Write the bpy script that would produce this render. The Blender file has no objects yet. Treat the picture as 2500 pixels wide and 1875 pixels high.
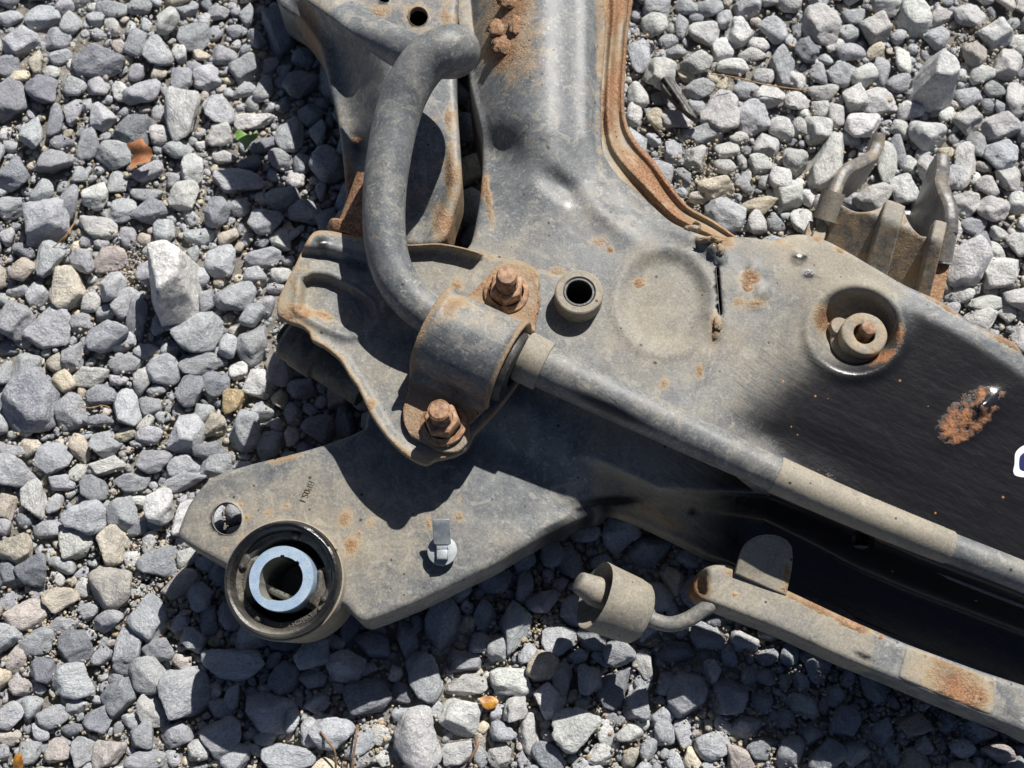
import bpy, math, random
import numpy as np
from mathutils import Vector, Matrix, Euler
from mathutils.geometry import delaunay_2d_cdt
R = math.radians
random.seed(7); rng = np.random.default_rng(7)
scene = bpy.context.scene
col = scene.collection

# ------------------------------------------------------------------ camera, sky, sun, exposure
PITCH = R(20); HFOV = R(50); CAM_H = 0.705
CAM = Vector((0, -CAM_H * math.tan(PITCH), CAM_H))
F = 1250 / math.tan(HFOV / 2)
cd = bpy.data.cameras.new('camera'); cam = bpy.data.objects.new('camera', cd); col.objects.link(cam)
cam.location = CAM; cam.rotation_euler = (PITCH, 0, 0)
cd.sensor_width = 36; cd.lens = 18 / math.tan(HFOV / 2); cd.clip_start = 0.01; cd.clip_end = 50
cd.dof.use_dof = True; cd.dof.focus_distance = 0.66; cd.dof.aperture_fstop = 13
scene.camera = cam
SUNV = Vector((0.46, 0.81, 1.0)).normalized()
elev = math.asin(SUNV.z); azim = math.atan2(SUNV.x, SUNV.y)
w = bpy.data.worlds.new("World"); scene.world = w; w.use_nodes = True
nt = w.node_tree; bg = nt.nodes['Background']
sky = nt.nodes.new('ShaderNodeTexSky'); sky.sky_type = 'NISHITA'; sky.sun_disc = False
sky.sun_elevation = elev; sky.sun_rotation = azim
nt.links.new(sky.outputs[0], bg.inputs[0]); bg.inputs[1].default_value = 0.05; sky.ozone_density = 0.5; sky.dust_density = 0.8; sky.air_density = 0.5
sd = bpy.data.lights.new('sun', 'SUN'); sd.energy = 5.0; sd.angle = R(0.55); sd.color = (1.0, 0.96, 0.9)
sun = bpy.data.objects.new('sun', sd); col.objects.link(sun)
sun.rotation_euler = SUNV.to_track_quat('Z', 'Y').to_euler(); sun.location = (0.6, 1, 1.4)
scene.view_settings.view_transform = 'Standard'; scene.view_settings.look = 'None'
scene.view_settings.exposure = 0.42; scene.view_settings.gamma = 1

# ------------------------------------------------------------------ reading positions: a sight point at a height above the ground
cP, sP = math.cos(PITCH), math.sin(PITCH)
def Wn(P, z):
    P = np.asarray(P, float); x = (P[..., 0] - 1250) / F; y = (937.5 - P[..., 1]) / F
    dx, dy, dz = x, y * cP + sP, y * sP - cP
    t = (np.asarray(z, float) - CAM.z) / dz
    return np.stack([CAM.x + t * dx, CAM.y + t * dy, CAM.z + t * dz], -1)
def W(px, py, zmm): return Vector(Wn((px, py), zmm / 1000.0))
def unit(px, py, zmm):           # metres per sight pixel at that height
    p = W(px, py, zmm) - CAM
    return p.dot(Vector((0, sP, -cP))) / F

# ------------------------------------------------------------------ node helpers and materials
def mat(name):
    m = bpy.data.materials.new(name); m.use_nodes = True
    return m, m.node_tree, m.node_tree.nodes['Principled BSDF']
def N(t, typ, **k):
    n = t.nodes.new(typ)
    for a, b in k.items(): setattr(n, a, b)
    return n
def L(t, a, b): t.links.new(a, b)
def val(t, sock, v):
    if hasattr(v, 'is_output'): t.links.new(v, sock)
    else: sock.default_value = v
def noise(t, vec, scale, detail=4, rough=0.6, dist=0.0):
    n = N(t, 'ShaderNodeTexNoise'); L(t, vec, n.inputs['Vector'])
    n.inputs['Scale'].default_value = scale; n.inputs['Detail'].default_value = detail
    n.inputs['Roughness'].default_value = rough; n.inputs['Distortion'].default_value = dist
    return n.outputs[0]
def ramp(t, fac, a, b, c0=0.0, c1=1.0):
    n = N(t, 'ShaderNodeMapRange'); n.interpolation_type = 'SMOOTHSTEP'; L(t, fac, n.inputs[0])
    n.inputs[1].default_value = a; n.inputs[2].default_value = b; n.inputs[3].default_value = c0; n.inputs[4].default_value = c1
    return n.outputs[0]
def mth(t, op, a, b=0.0, clamp=False):
    n = N(t, 'ShaderNodeMath'); n.operation = op; n.use_clamp = clamp
    val(t, n.inputs[0], a); val(t, n.inputs[1], b); return n.outputs[0]
def mix(t, f, a, b, typ='MIX'):
    n = N(t, 'ShaderNodeMix'); n.data_type = 'RGBA'; n.blend_type = typ
    val(t, n.inputs[0], f)
    for s, v in ((n.inputs[6], a), (n.inputs[7], b)):
        if hasattr(v, 'is_output'): t.links.new(v, s)
        else: s.default_value = (*v, 1)
    return n.outputs[2]
def bump(t, h, strength, dist, prev=None):
    n = N(t, 'ShaderNodeBump'); L(t, h, n.inputs['Height']); n.inputs['Strength'].default_value = strength
    n.inputs['Distance'].default_value = dist
    if prev is not None: L(t, prev, n.inputs['Normal'])
    return n.outputs[0]
def coords(t): return N(t, 'ShaderNodeTexCoord').outputs['Object']
def mapping(t, vec, rot=(0, 0, 0), scale=(1, 1, 1)):
    n = N(t, 'ShaderNodeMapping'); L(t, vec, n.inputs[0]); n.inputs[2].default_value = rot; n.inputs[3].default_value = scale
    return n.outputs[0]

def frame_mat():                 # paint, dust, rust, worn black and some painted shade are spread by the mask attribute
    m, t, b = mat('weathered_painted_steel'); c = coords(t)
    at = N(t, 'ShaderNodeAttribute', attribute_name='mask'); sp = N(t, 'ShaderNodeSeparateColor'); L(t, at.outputs['Color'], sp.inputs[0])
    mr, mg, mb = sp.outputs[0], sp.outputs[1], sp.outputs[2]
    n_big = noise(t, c, 26, 6, 0.62); n_mid = noise(t, c, 95, 6, 0.65); n_fine = noise(t, c, 700, 4, 0.7); n_grit = noise(t, c, 1700, 2, 0.6)
    paint = mix(t, ramp(t, n_mid, .35, .7), (.092, .102, .113), (.165, .173, .177))
    paint = mix(t, ramp(t, n_fine, .45, .75, 0, .45), paint, (.32, .325, .31))
    d = mth(t, 'ADD', mg, mth(t, 'MULTIPLY', mth(t, 'SUBTRACT', n_big, .5), 1.0))
    d = mth(t, 'ADD', d, mth(t, 'MULTIPLY', mth(t, 'SUBTRACT', n_mid, .5), .8))
    d = mth(t, 'ADD', d, mth(t, 'MULTIPLY', mth(t, 'SUBTRACT', n_fine, .5), .5))
    dustf = ramp(t, d, .15, .95, 0, .92)
    paint = mix(t, mth(t, 'MULTIPLY', ramp(t, noise(t, c, 330, 3, .6), .58, .68, 0, .6), ramp(t, n_big, .35, .6)), paint, (.40, .40, .37))
    dust = mix(t, ramp(t, n_fine, .3, .7), (.235, .207, .158), (.33, .298, .235))
    base = mix(t, dustf, paint, dust)
    stn = noise(t, c, 38, 7, .68, .8); stn2 = noise(t, mapping(t, c, (0, 0, 0), (1, 1, 1)), 64, 6, .7, 1.5)
    base = mix(t, mth(t, 'MULTIPLY', ramp(t, stn, .52, .56), .30), base, mix(t, 1.0, base, (.55, .56, .60), 'MULTIPLY'))
    base = mix(t, mth(t, 'MULTIPLY', ramp(t, stn2, .57, .60), .30), base, (.42, .39, .32))
    base = mix(t, mth(t, 'MULTIPLY', ramp(t, noise(t, c, 150, 5, .75), .62, .70), .5), base, (.07, .07, .075))
    sc1 = noise(t, mapping(t, mapping(t, c, (0, 0, R(52))), (0, 0, 0), (18, 900, 90)), 1.0, 3, .6, .3)
    base = mix(t, mth(t, 'MULTIPLY', ramp(t, sc1, .70, .74), .45), base, (.06, .06, .065))
    # worn black paint with fine brushed streaks
    st = noise(t, mapping(t, mapping(t, c, (0, 0, R(24))), (0, 0, 0), (26, 420, 60)), 1.0, 5, .75, .6)
    st2 = noise(t, mapping(t, mapping(t, c, (0, 0, R(44))), (0, 0, 0), (60, 1100, 60)), 1.0, 3, .7, 1.2)
    sk = mth(t, 'ADD', mth(t, 'MULTIPLY', st, .6), mth(t, 'MULTIPLY', st2, .4))
    kb = mth(t, 'ADD', mb, mth(t, 'MULTIPLY', mth(t, 'SUBTRACT', sk, .5), .75))
    kb = mth(t, 'ADD', kb, mth(t, 'MULTIPLY', mth(t, 'SUBTRACT', n_mid, .5), .35))
    blackf = mth(t, 'MULTIPLY', ramp(t, kb, .12, .95), ramp(t, mb, .02, .25))
    black = mix(t, ramp(t, sk, .42, .75), (.008, .008, .010), (.026, .025, .025))
    base = mix(t, blackf, base, black)
    st3 = noise(t, mapping(t, mapping(t, c, (0, 0, R(36))), (0, 0, 0), (26, 1500, 60)), 1.0, 2, .6, 1.6)
    hair = mth(t, 'MULTIPLY', ramp(t, st3, .60, .66), ramp(t, mb, .0, .25))
    base = mix(t, mth(t, 'MULTIPLY', hair, .75), base, (.018, .018, .02))
    # rust
    r0 = mth(t, 'ADD', mr, mth(t, 'MULTIPLY', mth(t, 'SUBTRACT', n_mid, .5), 1.1))
    r0 = mth(t, 'ADD', r0, mth(t, 'MULTIPLY', mth(t, 'SUBTRACT', n_fine, .5), .5))
    rustf = mth(t, 'MULTIPLY', ramp(t, r0, .38, .85), ramp(t, mr, .0, .22))
    halo = mth(t, 'MULTIPLY', mth(t, 'MULTIPLY', ramp(t, r0, .12, .55, 0, .55), ramp(t, mr, .0, .2)), mth(t, 'SUBTRACT', 1.0, blackf))
    base = mix(t, halo, base, (.43, .29, .14))
    rust = mix(t, ramp(t, n_fine, .35, .65), (.15, .068, .036), (.37, .215, .115))
    rust = mix(t, mth(t, 'MULTIPLY', ramp(t, n_mid, .52, .7, 0, .6), mth(t, 'SUBTRACT', 1.0, blackf)), rust, (.44, .35, .24)); rust = mix(t, mth(t, 'MULTIPLY', blackf, .6), rust, (.42, .17, .07))
    base = mix(t, rustf, base, rust)
    # specks of black grit and a few orange ones
    vo = N(t, 'ShaderNodeTexVoronoi'); L(t, c, vo.inputs['Vector']); vo.inputs['Scale'].default_value = 260
    spc = N(t, 'ShaderNodeSeparateColor'); L(t, vo.outputs['Color'], spc.inputs[0])
    spot = mth(t, 'MULTIPLY', mth(t, 'LESS_THAN', vo.outputs['Distance'], mth(t, 'MULTIPLY', spc.outputs[1], .26)), mth(t, 'GREATER_THAN', spc.outputs[0], .90))
    base = mix(t, mth(t, 'MULTIPLY', spot, .85), base, mix(t, mth(t, 'GREATER_THAN', spc.outputs[2], .82), (.015, .014, .014), (.42, .2, .07)))
    L(t, base, b.inputs['Base Color'])
    ro = mix(t, blackf, mix(t, dustf, (.5,) * 3, (.74,) * 3), (.26,) * 3)
    ro = mix(t, rustf, ro, mix(t, ramp(t, n_fine, .55, .7), (.85,) * 3, (.25,) * 3))
    L(t, ro, b.inputs['Roughness'])
    hgt = mth(t, 'ADD', mth(t, 'MULTIPLY', n_fine, mth(t, 'ADD', mth(t, 'MULTIPLY', rustf, 1.0), .12)), mth(t, 'MULTIPLY', mth(t, 'MULTIPLY', n_mid, rustf), 2.0))
    hgt = mth(t, 'ADD', hgt, mth(t, 'MULTIPLY', n_grit, .08))
    nb = bump(t, hgt, .55, .0012)
    nb = bump(t, n_big, .18, .006, nb)
    L(t, nb, b.inputs['Normal'])
    return m
def simple(name, c0, c1, rough=.6, metal=0., sc=90, bs=.3, bd=.001, c2=None, r2=None, detail=6):
    m, t, b = mat(name); c = coords(t)
    n1 = noise(t, c, sc, detail, .65); n2 = noise(t, c, sc * 9, 4, .7)
    base = mix(t, ramp(t, n1, .35, .68), c0, c1)
    if c2: base = mix(t, ramp(t, n2, .52, .72, 0, .7), base, c2)
    L(t, base, b.inputs['Base Color']); b.inputs['Metallic'].default_value = metal
    if r2 is not None: L(t, ramp(t, n2, .4, .65, rough, r2), b.inputs['Roughness'])
    else: b.inputs['Roughness'].default_value = rough
    h = mth(t, 'ADD', mth(t, 'MULTIPLY', n2, .5), mth(t, 'MULTIPLY', n1, .6))
    L(t, bump(t, h, bs, bd), b.inputs['Normal'])
    return m
def stone_mat(name, src):
    m, t, b = mat(name); c = coords(t)
    if src == 'object':
        oi = N(t, 'ShaderNodeObjectInfo'); tint = oi.outputs['Color']
        off = N(t, 'ShaderNodeVectorMath'); off.operation = 'ADD'; L(t, c, off.inputs[0])
        sc = N(t, 'ShaderNodeVectorMath'); sc.operation = 'SCALE'; sc.inputs[0].default_value = (17, 31, 11); L(t, oi.outputs['Random'], sc.inputs[3])
        L(t, sc.outputs[0], off.inputs[1]); c = off.outputs[0]; k = 1.0
    else:
        tint = N(t, 'ShaderNodeAttribute', attribute_name='tint').outputs['Color']; k = 75.0
    n1 = noise(t, c, 1.6 * k, 5, .6, .4); n2 = noise(t, c, 9 * k, 5, .75); n3 = noise(t, c, 22 * k, 3, .8)
    base = mix(t, ramp(t, n1, .3, .7, 0, .8), mix(t, 1.0, tint, (.72, .72, .74), 'MULTIPLY'), mix(t, 1.0, tint, (1.14, 1.13, 1.1), 'MULTIPLY'))
    base = mix(t, ramp(t, n2, .5, .68, 0, .65), base, mix(t, 1.0, tint, (1.55, 1.55, 1.53), 'MULTIPLY'))
    base = mix(t, ramp(t, n2, .33, .5, .65, 0), base, mix(t, 1.0, tint, (.52, .53, .56), 'MULTIPLY'))
    base = mix(t, ramp(t, n3, .56, .66, 0, .5), base, (.75, .75, .74))
    base = mix(t, ramp(t, n3, .36, .46, .45, 0), base, mix(t, 1.0, tint, (.4, .41, .44), 'MULTIPLY'))
    L(t, base, b.inputs['Base Color'])
    L(t, ramp(t, n3, .35, .65, .85, .55), b.inputs['Roughness']); b.inputs['Specular IOR Level'].default_value = .35
    nb = bump(t, n1, .7, .006)
    nb = bump(t, n2, .8, .0018, nb)
    nb = bump(t, n3, .5, .0004, nb)
    L(t, nb, b.inputs['Normal'])
    return m
M_FRAME = frame_mat()
M_STONE = stone_mat('crushed_stone', 'object'); M_STONE2 = stone_mat('crushed_stone_small', 'attr')
M_GROUND = simple('gravelly_soil', (.16, .145, .125), (.30, .28, .25), .95, 0, 60, 1., .004, (.40, .38, .35))
M_RUBBER = simple('dusty_rubber', (.018, .018, .019), (.05, .047, .042), .42, 0, 60, .4, .001, (.12, .11, .09), .7)
M_RUBD = simple('dirt_caked_rubber', (.045, .043, .038), (.17, .155, .125), .6, 0, 70, .6, .0015, (.34, .3, .24), .8)
M_ZINC = simple('brushed_zinc', (.46, .64, .84), (.68, .82, .95), .32, .5, 120, .2, .0004, (.75, .8, .88), .25)  # blue of the reflected sky is put into the base colour
M_CLIP = simple('dull_galvanised_steel', (.24, .27, .29), (.36, .39, .41), .45, .4, 120, .2, .0004, (.46, .46, .42), .6)
M_BORE = simple('bore_steel', (.20, .21, .19), (.33, .33, .29), .5, .3, 60, .2, .0005)
M_NUT = simple('rusted_steel', (.16, .08, .045), (.46, .27, .15), .7, 0, 260, .5, .0007, (.55, .36, .22), .4)
M_DARK = simple('inside_shade_steel', (.012, .011, .010), (.03, .027, .024), .8, 0, 60, .3, .001)  # near-black: the shade inside bores and boxes is put into the colour
M_WHITE = simple('white_marker_paint', (.78, .85, .80), (.86, .88, .90), .5, 0, 60, .1, .0003)
M_NAVY = simple('navy_bleed_tint', (.010, .012, .07), (.02, .024, .12), .4, 0, 60, .1, .0003)  # body black turned blue by colour bleed, set as a colour
M_GREEN = simple('green_leaf', (.09, .19, .03), (.2, .32, .08), .5, 0, 200, .4, .001)
M_BROWN = simple('dry_leaf', (.26, .09, .035), (.48, .22, .09), .7, 0, 130, .5, .001, (.5, .3, .15))
M_AMBER = simple('amber_leaf', (.22, .08, .01), (.5, .25, .04), .3, 0, 200, .4, .001)
M_STRAW = simple('dry_needle', (.30, .16, .05), (.42, .27, .12), .7, 0, 200, .2, .0004)
M_TWIG = simple('dry_brown_stem', (.12, .07, .04), (.24, .15, .09), .8, 0, 200, .3, .0005)
M_STAMP = simple('stamped_groove', (.05, .03, .02), (.12, .08, .05), .8, 0, 200, .2, .0004)

# ------------------------------------------------------------------ object helpers
def empty(name, loc, label, cat, group=None):
    o = bpy.data.objects.new(name, None); col.objects.link(o); o.location = loc; o.empty_display_size = .02
    o['label'] = label; o['category'] = cat
    if group: o['group'] = group
    return o
def tag(o, label, cat, group=None):
    o['label'] = label; o['category'] = cat
    if group: o['group'] = group
    return o
def wloc(o):
    return Vector(o.location) if o.parent is None else Vector((0, 0, 0))   # parts keep world-space vertices
def link(name, me, m, parent=None, origin=None, label=None):
    if m: me.materials.append(m)
    o = bpy.data.objects.new(name, me); col.objects.link(o)
    if parent is not None: o.parent = parent; o.matrix_parent_inverse = Matrix.Translation(-wloc(parent))
    if label: o['label'] = label
    return o
def mesh_np(name, V, T, smooth=True, mask=None, attr='mask'):
    V = np.asarray(V, np.float32); me = bpy.data.meshes.new(name)
    if isinstance(T, np.ndarray):
        n = len(T); k = T.shape[1]
        me.vertices.add(len(V)); me.vertices.foreach_set('co', V.ravel())
        me.loops.add(n * k); me.loops.foreach_set('vertex_index', T.astype(np.int32).ravel())
        me.polygons.add(n); me.polygons.foreach_set('loop_start', np.arange(n, dtype=np.int32) * k)
        me.polygons.foreach_set('loop_total', np.full(n, k, np.int32)); me.update(calc_edges=True)
    else:
        me.from_pydata([tuple(v) for v in V], [], [tuple(f) for f in T]); me.update()
    me.polygons.foreach_set('use_smooth', np.full(len(me.polygons), smooth))
    if mask is not None:
        mask = np.asarray(mask, np.float32)
        if mask.ndim == 1: mask = np.tile(mask, (len(V), 1))
        a = me.color_attributes.new(attr, 'FLOAT_COLOR', 'POINT')
        a.data.foreach_set('color', np.hstack([mask[:, :3], np.ones((len(V), 1), np.float32)]).astype(np.float32).ravel())
    return me
def sharp(me, ang=40):
    try: me.set_sharp_from_angle(angle=R(ang))
    except Exception: pass
    return me

def catmull(P, step=7.0, closed=True):
    P = [np.array(p, float) for p in P]; n = len(P); out = []
    rngk = range(n) if closed else range(n - 1)
    for i in rngk:
        if closed: p0, p1, p2, p3 = P[i - 1], P[i], P[(i + 1) % n], P[(i + 2) % n]
        else: p0, p1, p2, p3 = P[max(i - 1, 0)], P[i], P[i + 1], P[min(i + 2, n - 1)]
        l = np.linalg.norm((p2 - p1)[:2]); k = max(1, int(round(l / step)))
        d01 = max(np.linalg.norm((p1 - p0)[:2]), 1e-6); d12 = max(l, 1e-6); d23 = max(np.linalg.norm((p3 - p2)[:2]), 1e-6)
        m1 = (p2 - p0) / (d01 + d12) * d12 if d01 > 1e-5 else (p2 - p1)
        m2 = (p3 - p1) / (d12 + d23) * d12
        for s in range(k):
            u = s / k; u2, u3 = u * u, u * u * u
            out.append((2*u3-3*u2+1) * p1 + (u3-2*u2+u) * m1 * .85 + (-2*u3+3*u2) * p2 + (u3-u2) * m2 * .85)
    if not closed: out.append(P[-1])
    return np.array(out)
def inpoly(P, poly):
    x, y = P[:, 0], P[:, 1]; ins = np.zeros(len(P), bool); n = len(poly)
    for i in range(n):
        x1, y1 = poly[i]; x2, y2 = poly[(i + 1) % n]
        c = ((y1 > y) != (y2 > y))
        if c.any():
            xi = (x2 - x1) * (y - y1) / (y2 - y1 + 1e-12) + x1
            ins ^= c & (x < xi)
    return ins
def dist_poly(P, poly, closed=True):
    d = np.full(len(P), 1e9); n = len(poly)
    for i in range(n if closed else n - 1):
        a = np.array(poly[i][:2], float); b = np.array(poly[(i + 1) % n][:2], float); ab = b - a
        t = np.clip(((P - a) @ ab) / (ab @ ab + 1e-9), 0, 1)
        d = np.minimum(d, np.linalg.norm(P - (a + t[:, None] * ab), axis=1))
    return d
def sdist_line(P, line):          # signed, positive on the side below the line in the sight image
    d = np.full(len(P), 1e9); s = np.ones(len(P))
    for i in range(len(line) - 1):
        a = np.array(line[i], float); b = np.array(line[i + 1], float); ab = b - a
        t = np.clip(((P - a) @ ab) / (ab @ ab), 0, 1); q = a + t[:, None] * ab
        dd = np.linalg.norm(P - q, axis=1); cr = ab[0] * (P[:, 1] - a[1]) - ab[1] * (P[:, 0] - a[0])
        m = dd < d; d = np.where(m, dd, d); s = np.where(m, np.sign(cr), s)
    return d * s
def ss(a, b, x):
    t = np.clip((x - a) / (b - a), 0, 1); return t * t * (3 - 2 * t)
def gau(P, cx, cy, rx, ry=None, ang=0):
    ry = ry or rx; a = R(ang); dx, dy = P[:, 0] - cx, P[:, 1] - cy
    u = dx * math.cos(a) - dy * math.sin(a); v = dx * math.sin(a) + dy * math.cos(a)
    return np.exp(-(u / rx) ** 2 - (v / ry) ** 2)
def sheet(name, outline, zf, mf, m, parent=None, holes=(), step=9, skirt=10., rr=2.5, smooth_out=True, bottom=0., hole_skirt=3., hole_rr=.3, label=None):
    """pressed steel panel: outline and holes in sight pixels, zf(P)->mm, rounded edge rr mm and side wall skirt mm"""
    ol = catmull(outline, step * .8) if smooth_out else np.array(outline, float)
    hs = [(catmull(h, step * .7) if len(h) > 4 else catmull(h, step * .7)) for h in holes]
    x0, y0 = ol.min(0); x1, y1 = ol.max(0)
    gx, gy = np.meshgrid(np.arange(x0, x1, step), np.arange(y0, y1, step)); gx = gx + (np.arange(gx.shape[0]) % 2)[:, None] * step * .5
    G = np.stack([gx.ravel(), gy.ravel()], 1)
    G = G[inpoly(G, ol) & (dist_poly(G, ol) > step * .45)]
    for h in hs: G = G[~inpoly(G, h) & (dist_poly(G, h) > step * .4)]
    pts = [ol] + hs + [G]; P = np.vstack(pts)
    edges = []; o = 0; loops = []
    for lp in [ol] + hs:
        idx = list(range(o, o + len(lp))); loops.append(idx); edges += [(idx[i], idx[(i + 1) % len(idx)]) for i in range(len(idx))]; o += len(lp)
    vo, eo, fo, ov, _, _ = delaunay_2d_cdt([Vector(p) for p in P], edges, [], 0, 1e-5)
    P2 = np.array([tuple(v) for v in vo]); tri = np.array([f for f in fo if len(f) == 3])
    cen = P2[tri].mean(1); keep = inpoly(cen, ol)
    for h in hs: keep &= ~inpoly(cen, h)
    tri = tri[keep]
    a, b2, c = P2[tri[:, 0]], P2[tri[:, 1]], P2[tri[:, 2]]
    cr = (b2[:, 0] - a[:, 0]) * (c[:, 1] - a[:, 1]) - (b2[:, 1] - a[:, 1]) * (c[:, 0] - a[:, 0])
    tri = np.where((cr > 0)[:, None], tri[:, ::-1], tri)   # image y is down
    z = zf(P2); V = Wn(P2, z / 1000.); Mk = mf(P2) if callable(mf) else np.tile(np.array(mf, float), (len(P2), 1))
    Vs = [V]; Ms = [Mk]; Ts = [tri]; base = len(V)
    o2n = {}
    for ni, lst in enumerate(ov):
        for oi in lst: o2n[oi] = ni
    for li, idx in enumerate(loops):
        ids = []
        for i in idx:
            j = o2n.get(i)
            if j is not None and (not ids or ids[-1] != j): ids.append(j)
        ring = V[ids]; k = len(ids)
        sk = skirt if li == 0 else hole_skirt; r = rr if li == 0 else hole_rr
        skv = sk(P2[ids]) if callable(sk) else np.full(k, sk)
        tg = np.roll(ring, -1, 0) - np.roll(ring, 1, 0); nrm = np.stack([tg[:, 1], -tg[:, 0]], 1); nrm /= np.linalg.norm(nrm, axis=1)[:, None] + 1e-12
        area = 0.5 * np.sum(ring[:, 0] * np.roll(ring[:, 1], -1) - np.roll(ring[:, 0], -1) * ring[:, 1])
        sgn = 1 if area > 0 else -1
        if li > 0: sgn = -sgn
        nrm = nrm * sgn
        rows = [ids]; prof = [(r * math.sin(a_), r * (1 - math.cos(a_))) for a_ in (R(30), R(60), R(90))]
        rowdat = [(o_, np.full(k, d_)) for o_, d_ in prof] + [(r, r + skv * f) for f in (.33, .66, 1.)]
        for off, dn in rowdat:
            q = ring.copy(); q[:, :2] += nrm * off / 1000.; q[:, 2] -= dn / 1000.
            Vs.append(q); Ms.append(Mk[ids]); rows.append(list(range(base, base + k))); base += k
        for a_, b_ in zip(rows[:-1], rows[1:]):
            a_ = np.array(a_); b_ = np.array(b_); an, bn = np.roll(a_, -1), np.roll(b_, -1)
            t1 = np.stack([a_, b_, bn], 1); t2 = np.stack([a_, bn, an], 1); T = np.vstack([t1, t2])
            if (sgn > 0) != (li > 0): pass
            else: T = T[:, ::-1]
            if li > 0: T = T[:, ::-1] if area > 0 else T
            Ts.append(T)
    if bottom:
        q = V.copy(); q[:, 2] -= bottom / 1000.; Vs.append(q); Ms.append(Mk); Ts.append(tri[:, ::-1] + base)
    me = mesh_np(name, np.vstack(Vs), np.vstack(Ts), True, np.vstack(Ms))
    o = link(name, me, m, parent, label=label)
    return o
def frames(C):
    C = np.asarray(C, float); T = np.gradient(C, axis=0); T /= np.linalg.norm(T, axis=1)[:, None]
    n = np.cross(T[0], [0, 0, 1.]);
    if np.linalg.norm(n) < 1e-3: n = np.cross(T[0], [1., 0, 0])
    n /= np.linalg.norm(n); Ns = [n]
    for i in range(1, len(C)):
        n = Ns[-1] - T[i] * (Ns[-1] @ T[i]); n /= np.linalg.norm(n); Ns.append(n)
    Ns = np.array(Ns); return T, Ns, np.cross(T, Ns)
def tube_geo(C, rad, seg=28, flat=None, caps=True):
    T, A, B = frames(C); rad = np.broadcast_to(np.asarray(rad, float), (len(C),)); th = np.linspace(0, 2 * math.pi, seg, endpoint=False)
    fl = np.ones((len(C), 2)) if flat is None else np.asarray(flat, float)
    V = (C[:, None] + rad[:, None, None] * (np.cos(th)[None, :, None] * A[:, None] * fl[:, 0][:, None, None] + np.sin(th)[None, :, None] * B[:, None] * fl[:, 1][:, None, None])).reshape(-1, 3)
    F_ = []
    for i in range(len(C) - 1):
        for j in range(seg):
            a, b = i * seg + j, i * seg + (j + 1) % seg; F_.append((a, b, b + seg, a + seg))
    if caps:
        V = np.vstack([V, C[0], C[-1]]); n = len(V)
        for j in range(seg): F_.append((n - 2, (j + 1) % seg, j)); q = (len(C) - 1) * seg; F_.append((n - 1, q + j, q + (j + 1) % seg))
    return V, F_
def tube(name, C, rad, m, parent=None, seg=28, flat=None, mask=None, caps=True, ang=50, label=None):
    V, F_ = tube_geo(np.asarray(C, float), rad, seg, flat, caps)
    me = mesh_np(name, V, F_, True, mask if mask is not None else (0, .3, 0)); sharp(me, ang)
    return link(name, me, m, parent, label=label)
def axis_mat(o, ax):
    return Matrix.Translation(o) @ Vector(ax).normalized().to_track_quat('Z', 'Y').to_matrix().to_4x4()
def lathe(name, prof, o, ax, m, parent=None, seg=56, mask=(0, .3, 0), closed=False, ang=35, wob=0., label=None, rfun=None):
    """prof: list of (radius mm, height mm) along axis"""
    th = np.linspace(0, 2 * math.pi, seg, endpoint=False); V = []; rr_ = random.Random(hash(name) % 1000 + len(prof))
    for r, z in prof:
        rad = np.full(seg, r)
        if rfun: rad = rfun(th, r, z)
        if wob: rad = rad + wob * np.sin(th * 3 + z) * .5 + wob * np.sin(th * 7 + 1.3 * r) * .5
        V.append(np.stack([rad * np.cos(th), rad * np.sin(th), np.full(seg, z)], 1) / 1000.)
    V = np.vstack(V); n = len(prof); F_ = []
    for i in range(n if closed else n - 1):
        for j in range(seg):
            a, b = i * seg + j, i * seg + (j + 1) % seg; c, d = ((i + 1) % n) * seg + (j + 1) % seg, ((i + 1) % n) * seg + j
            F_.append((a, b, c, d))
    Mx = axis_mat(o, ax); V = np.array([Mx @ Vector(v) for v in V])
    if callable(mask): mask = mask(V)
    me = mesh_np(name, V, F_, True, mask); sharp(me, ang)
    return link(name, me, m, parent, label=label)
def ngon(r, n, rot=0): return lambda th, rr, z: rr * math.cos(math.pi / n) / np.cos(((th - rot + math.pi / n) % (2 * math.pi / n)) - math.pi / n)
def boxpx(name, quad, z, h, m, parent=None, mask=(0, .3, 0), rr=1.0, label=None, bottom=0):
    return sheet(name, quad, (lambda P: np.full(len(P), float(z))) if not callable(z) else z, mask, m, parent, step=14, skirt=h, rr=rr, smooth_out=False, bottom=bottom, label=label)
def dens(poly, step=8):          # densify straight edges, keep corners
    out = []
    for i in range(len(poly)):
        a = np.array(poly[i], float); b = np.array(poly[(i + 1) % len(poly)], float); k = max(1, int(np.linalg.norm(b - a) / step))
        for s in range(k): out.append(a + (b - a) * s / k)
    return np.array(out)
def circ(cx, cy, rx, ry=None, n=28): return [(cx + rx * math.cos(2*math.pi*i/n), cy + (ry or rx) * math.sin(2*math.pi*i/n)) for i in range(n)]
Z = (0, 0, 1)

# ================================================================== ground
S = lambda P: None
def ground():
    n = 260; xs = np.linspace(-1.5, 1.5, n); ys = np.linspace(-1.2, 1.8, n)
    X, Y = np.meshgrid(xs, ys); from mathutils import noise as mn
    Zg = np.array([mn.noise(Vector((x * 9, y * 9, 0))) * .004 + mn.noise(Vector((x * 60, y * 60, 3))) * .0015 for x, y in zip(X.ravel(), Y.ravel())])
    V = np.stack([X.ravel(), Y.ravel(), Zg * 1.2 - .0008], 1); i = np.arange(n * (n - 1)).reshape(n - 1, n)[:, :-1].ravel()
    T = np.stack([i, i + 1, i + n + 1, i + n], 1)
    o = link('ground', mesh_np('ground', V, T), M_GROUND); o['kind'] = 'structure'; return o
GROUND = ground()

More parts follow.
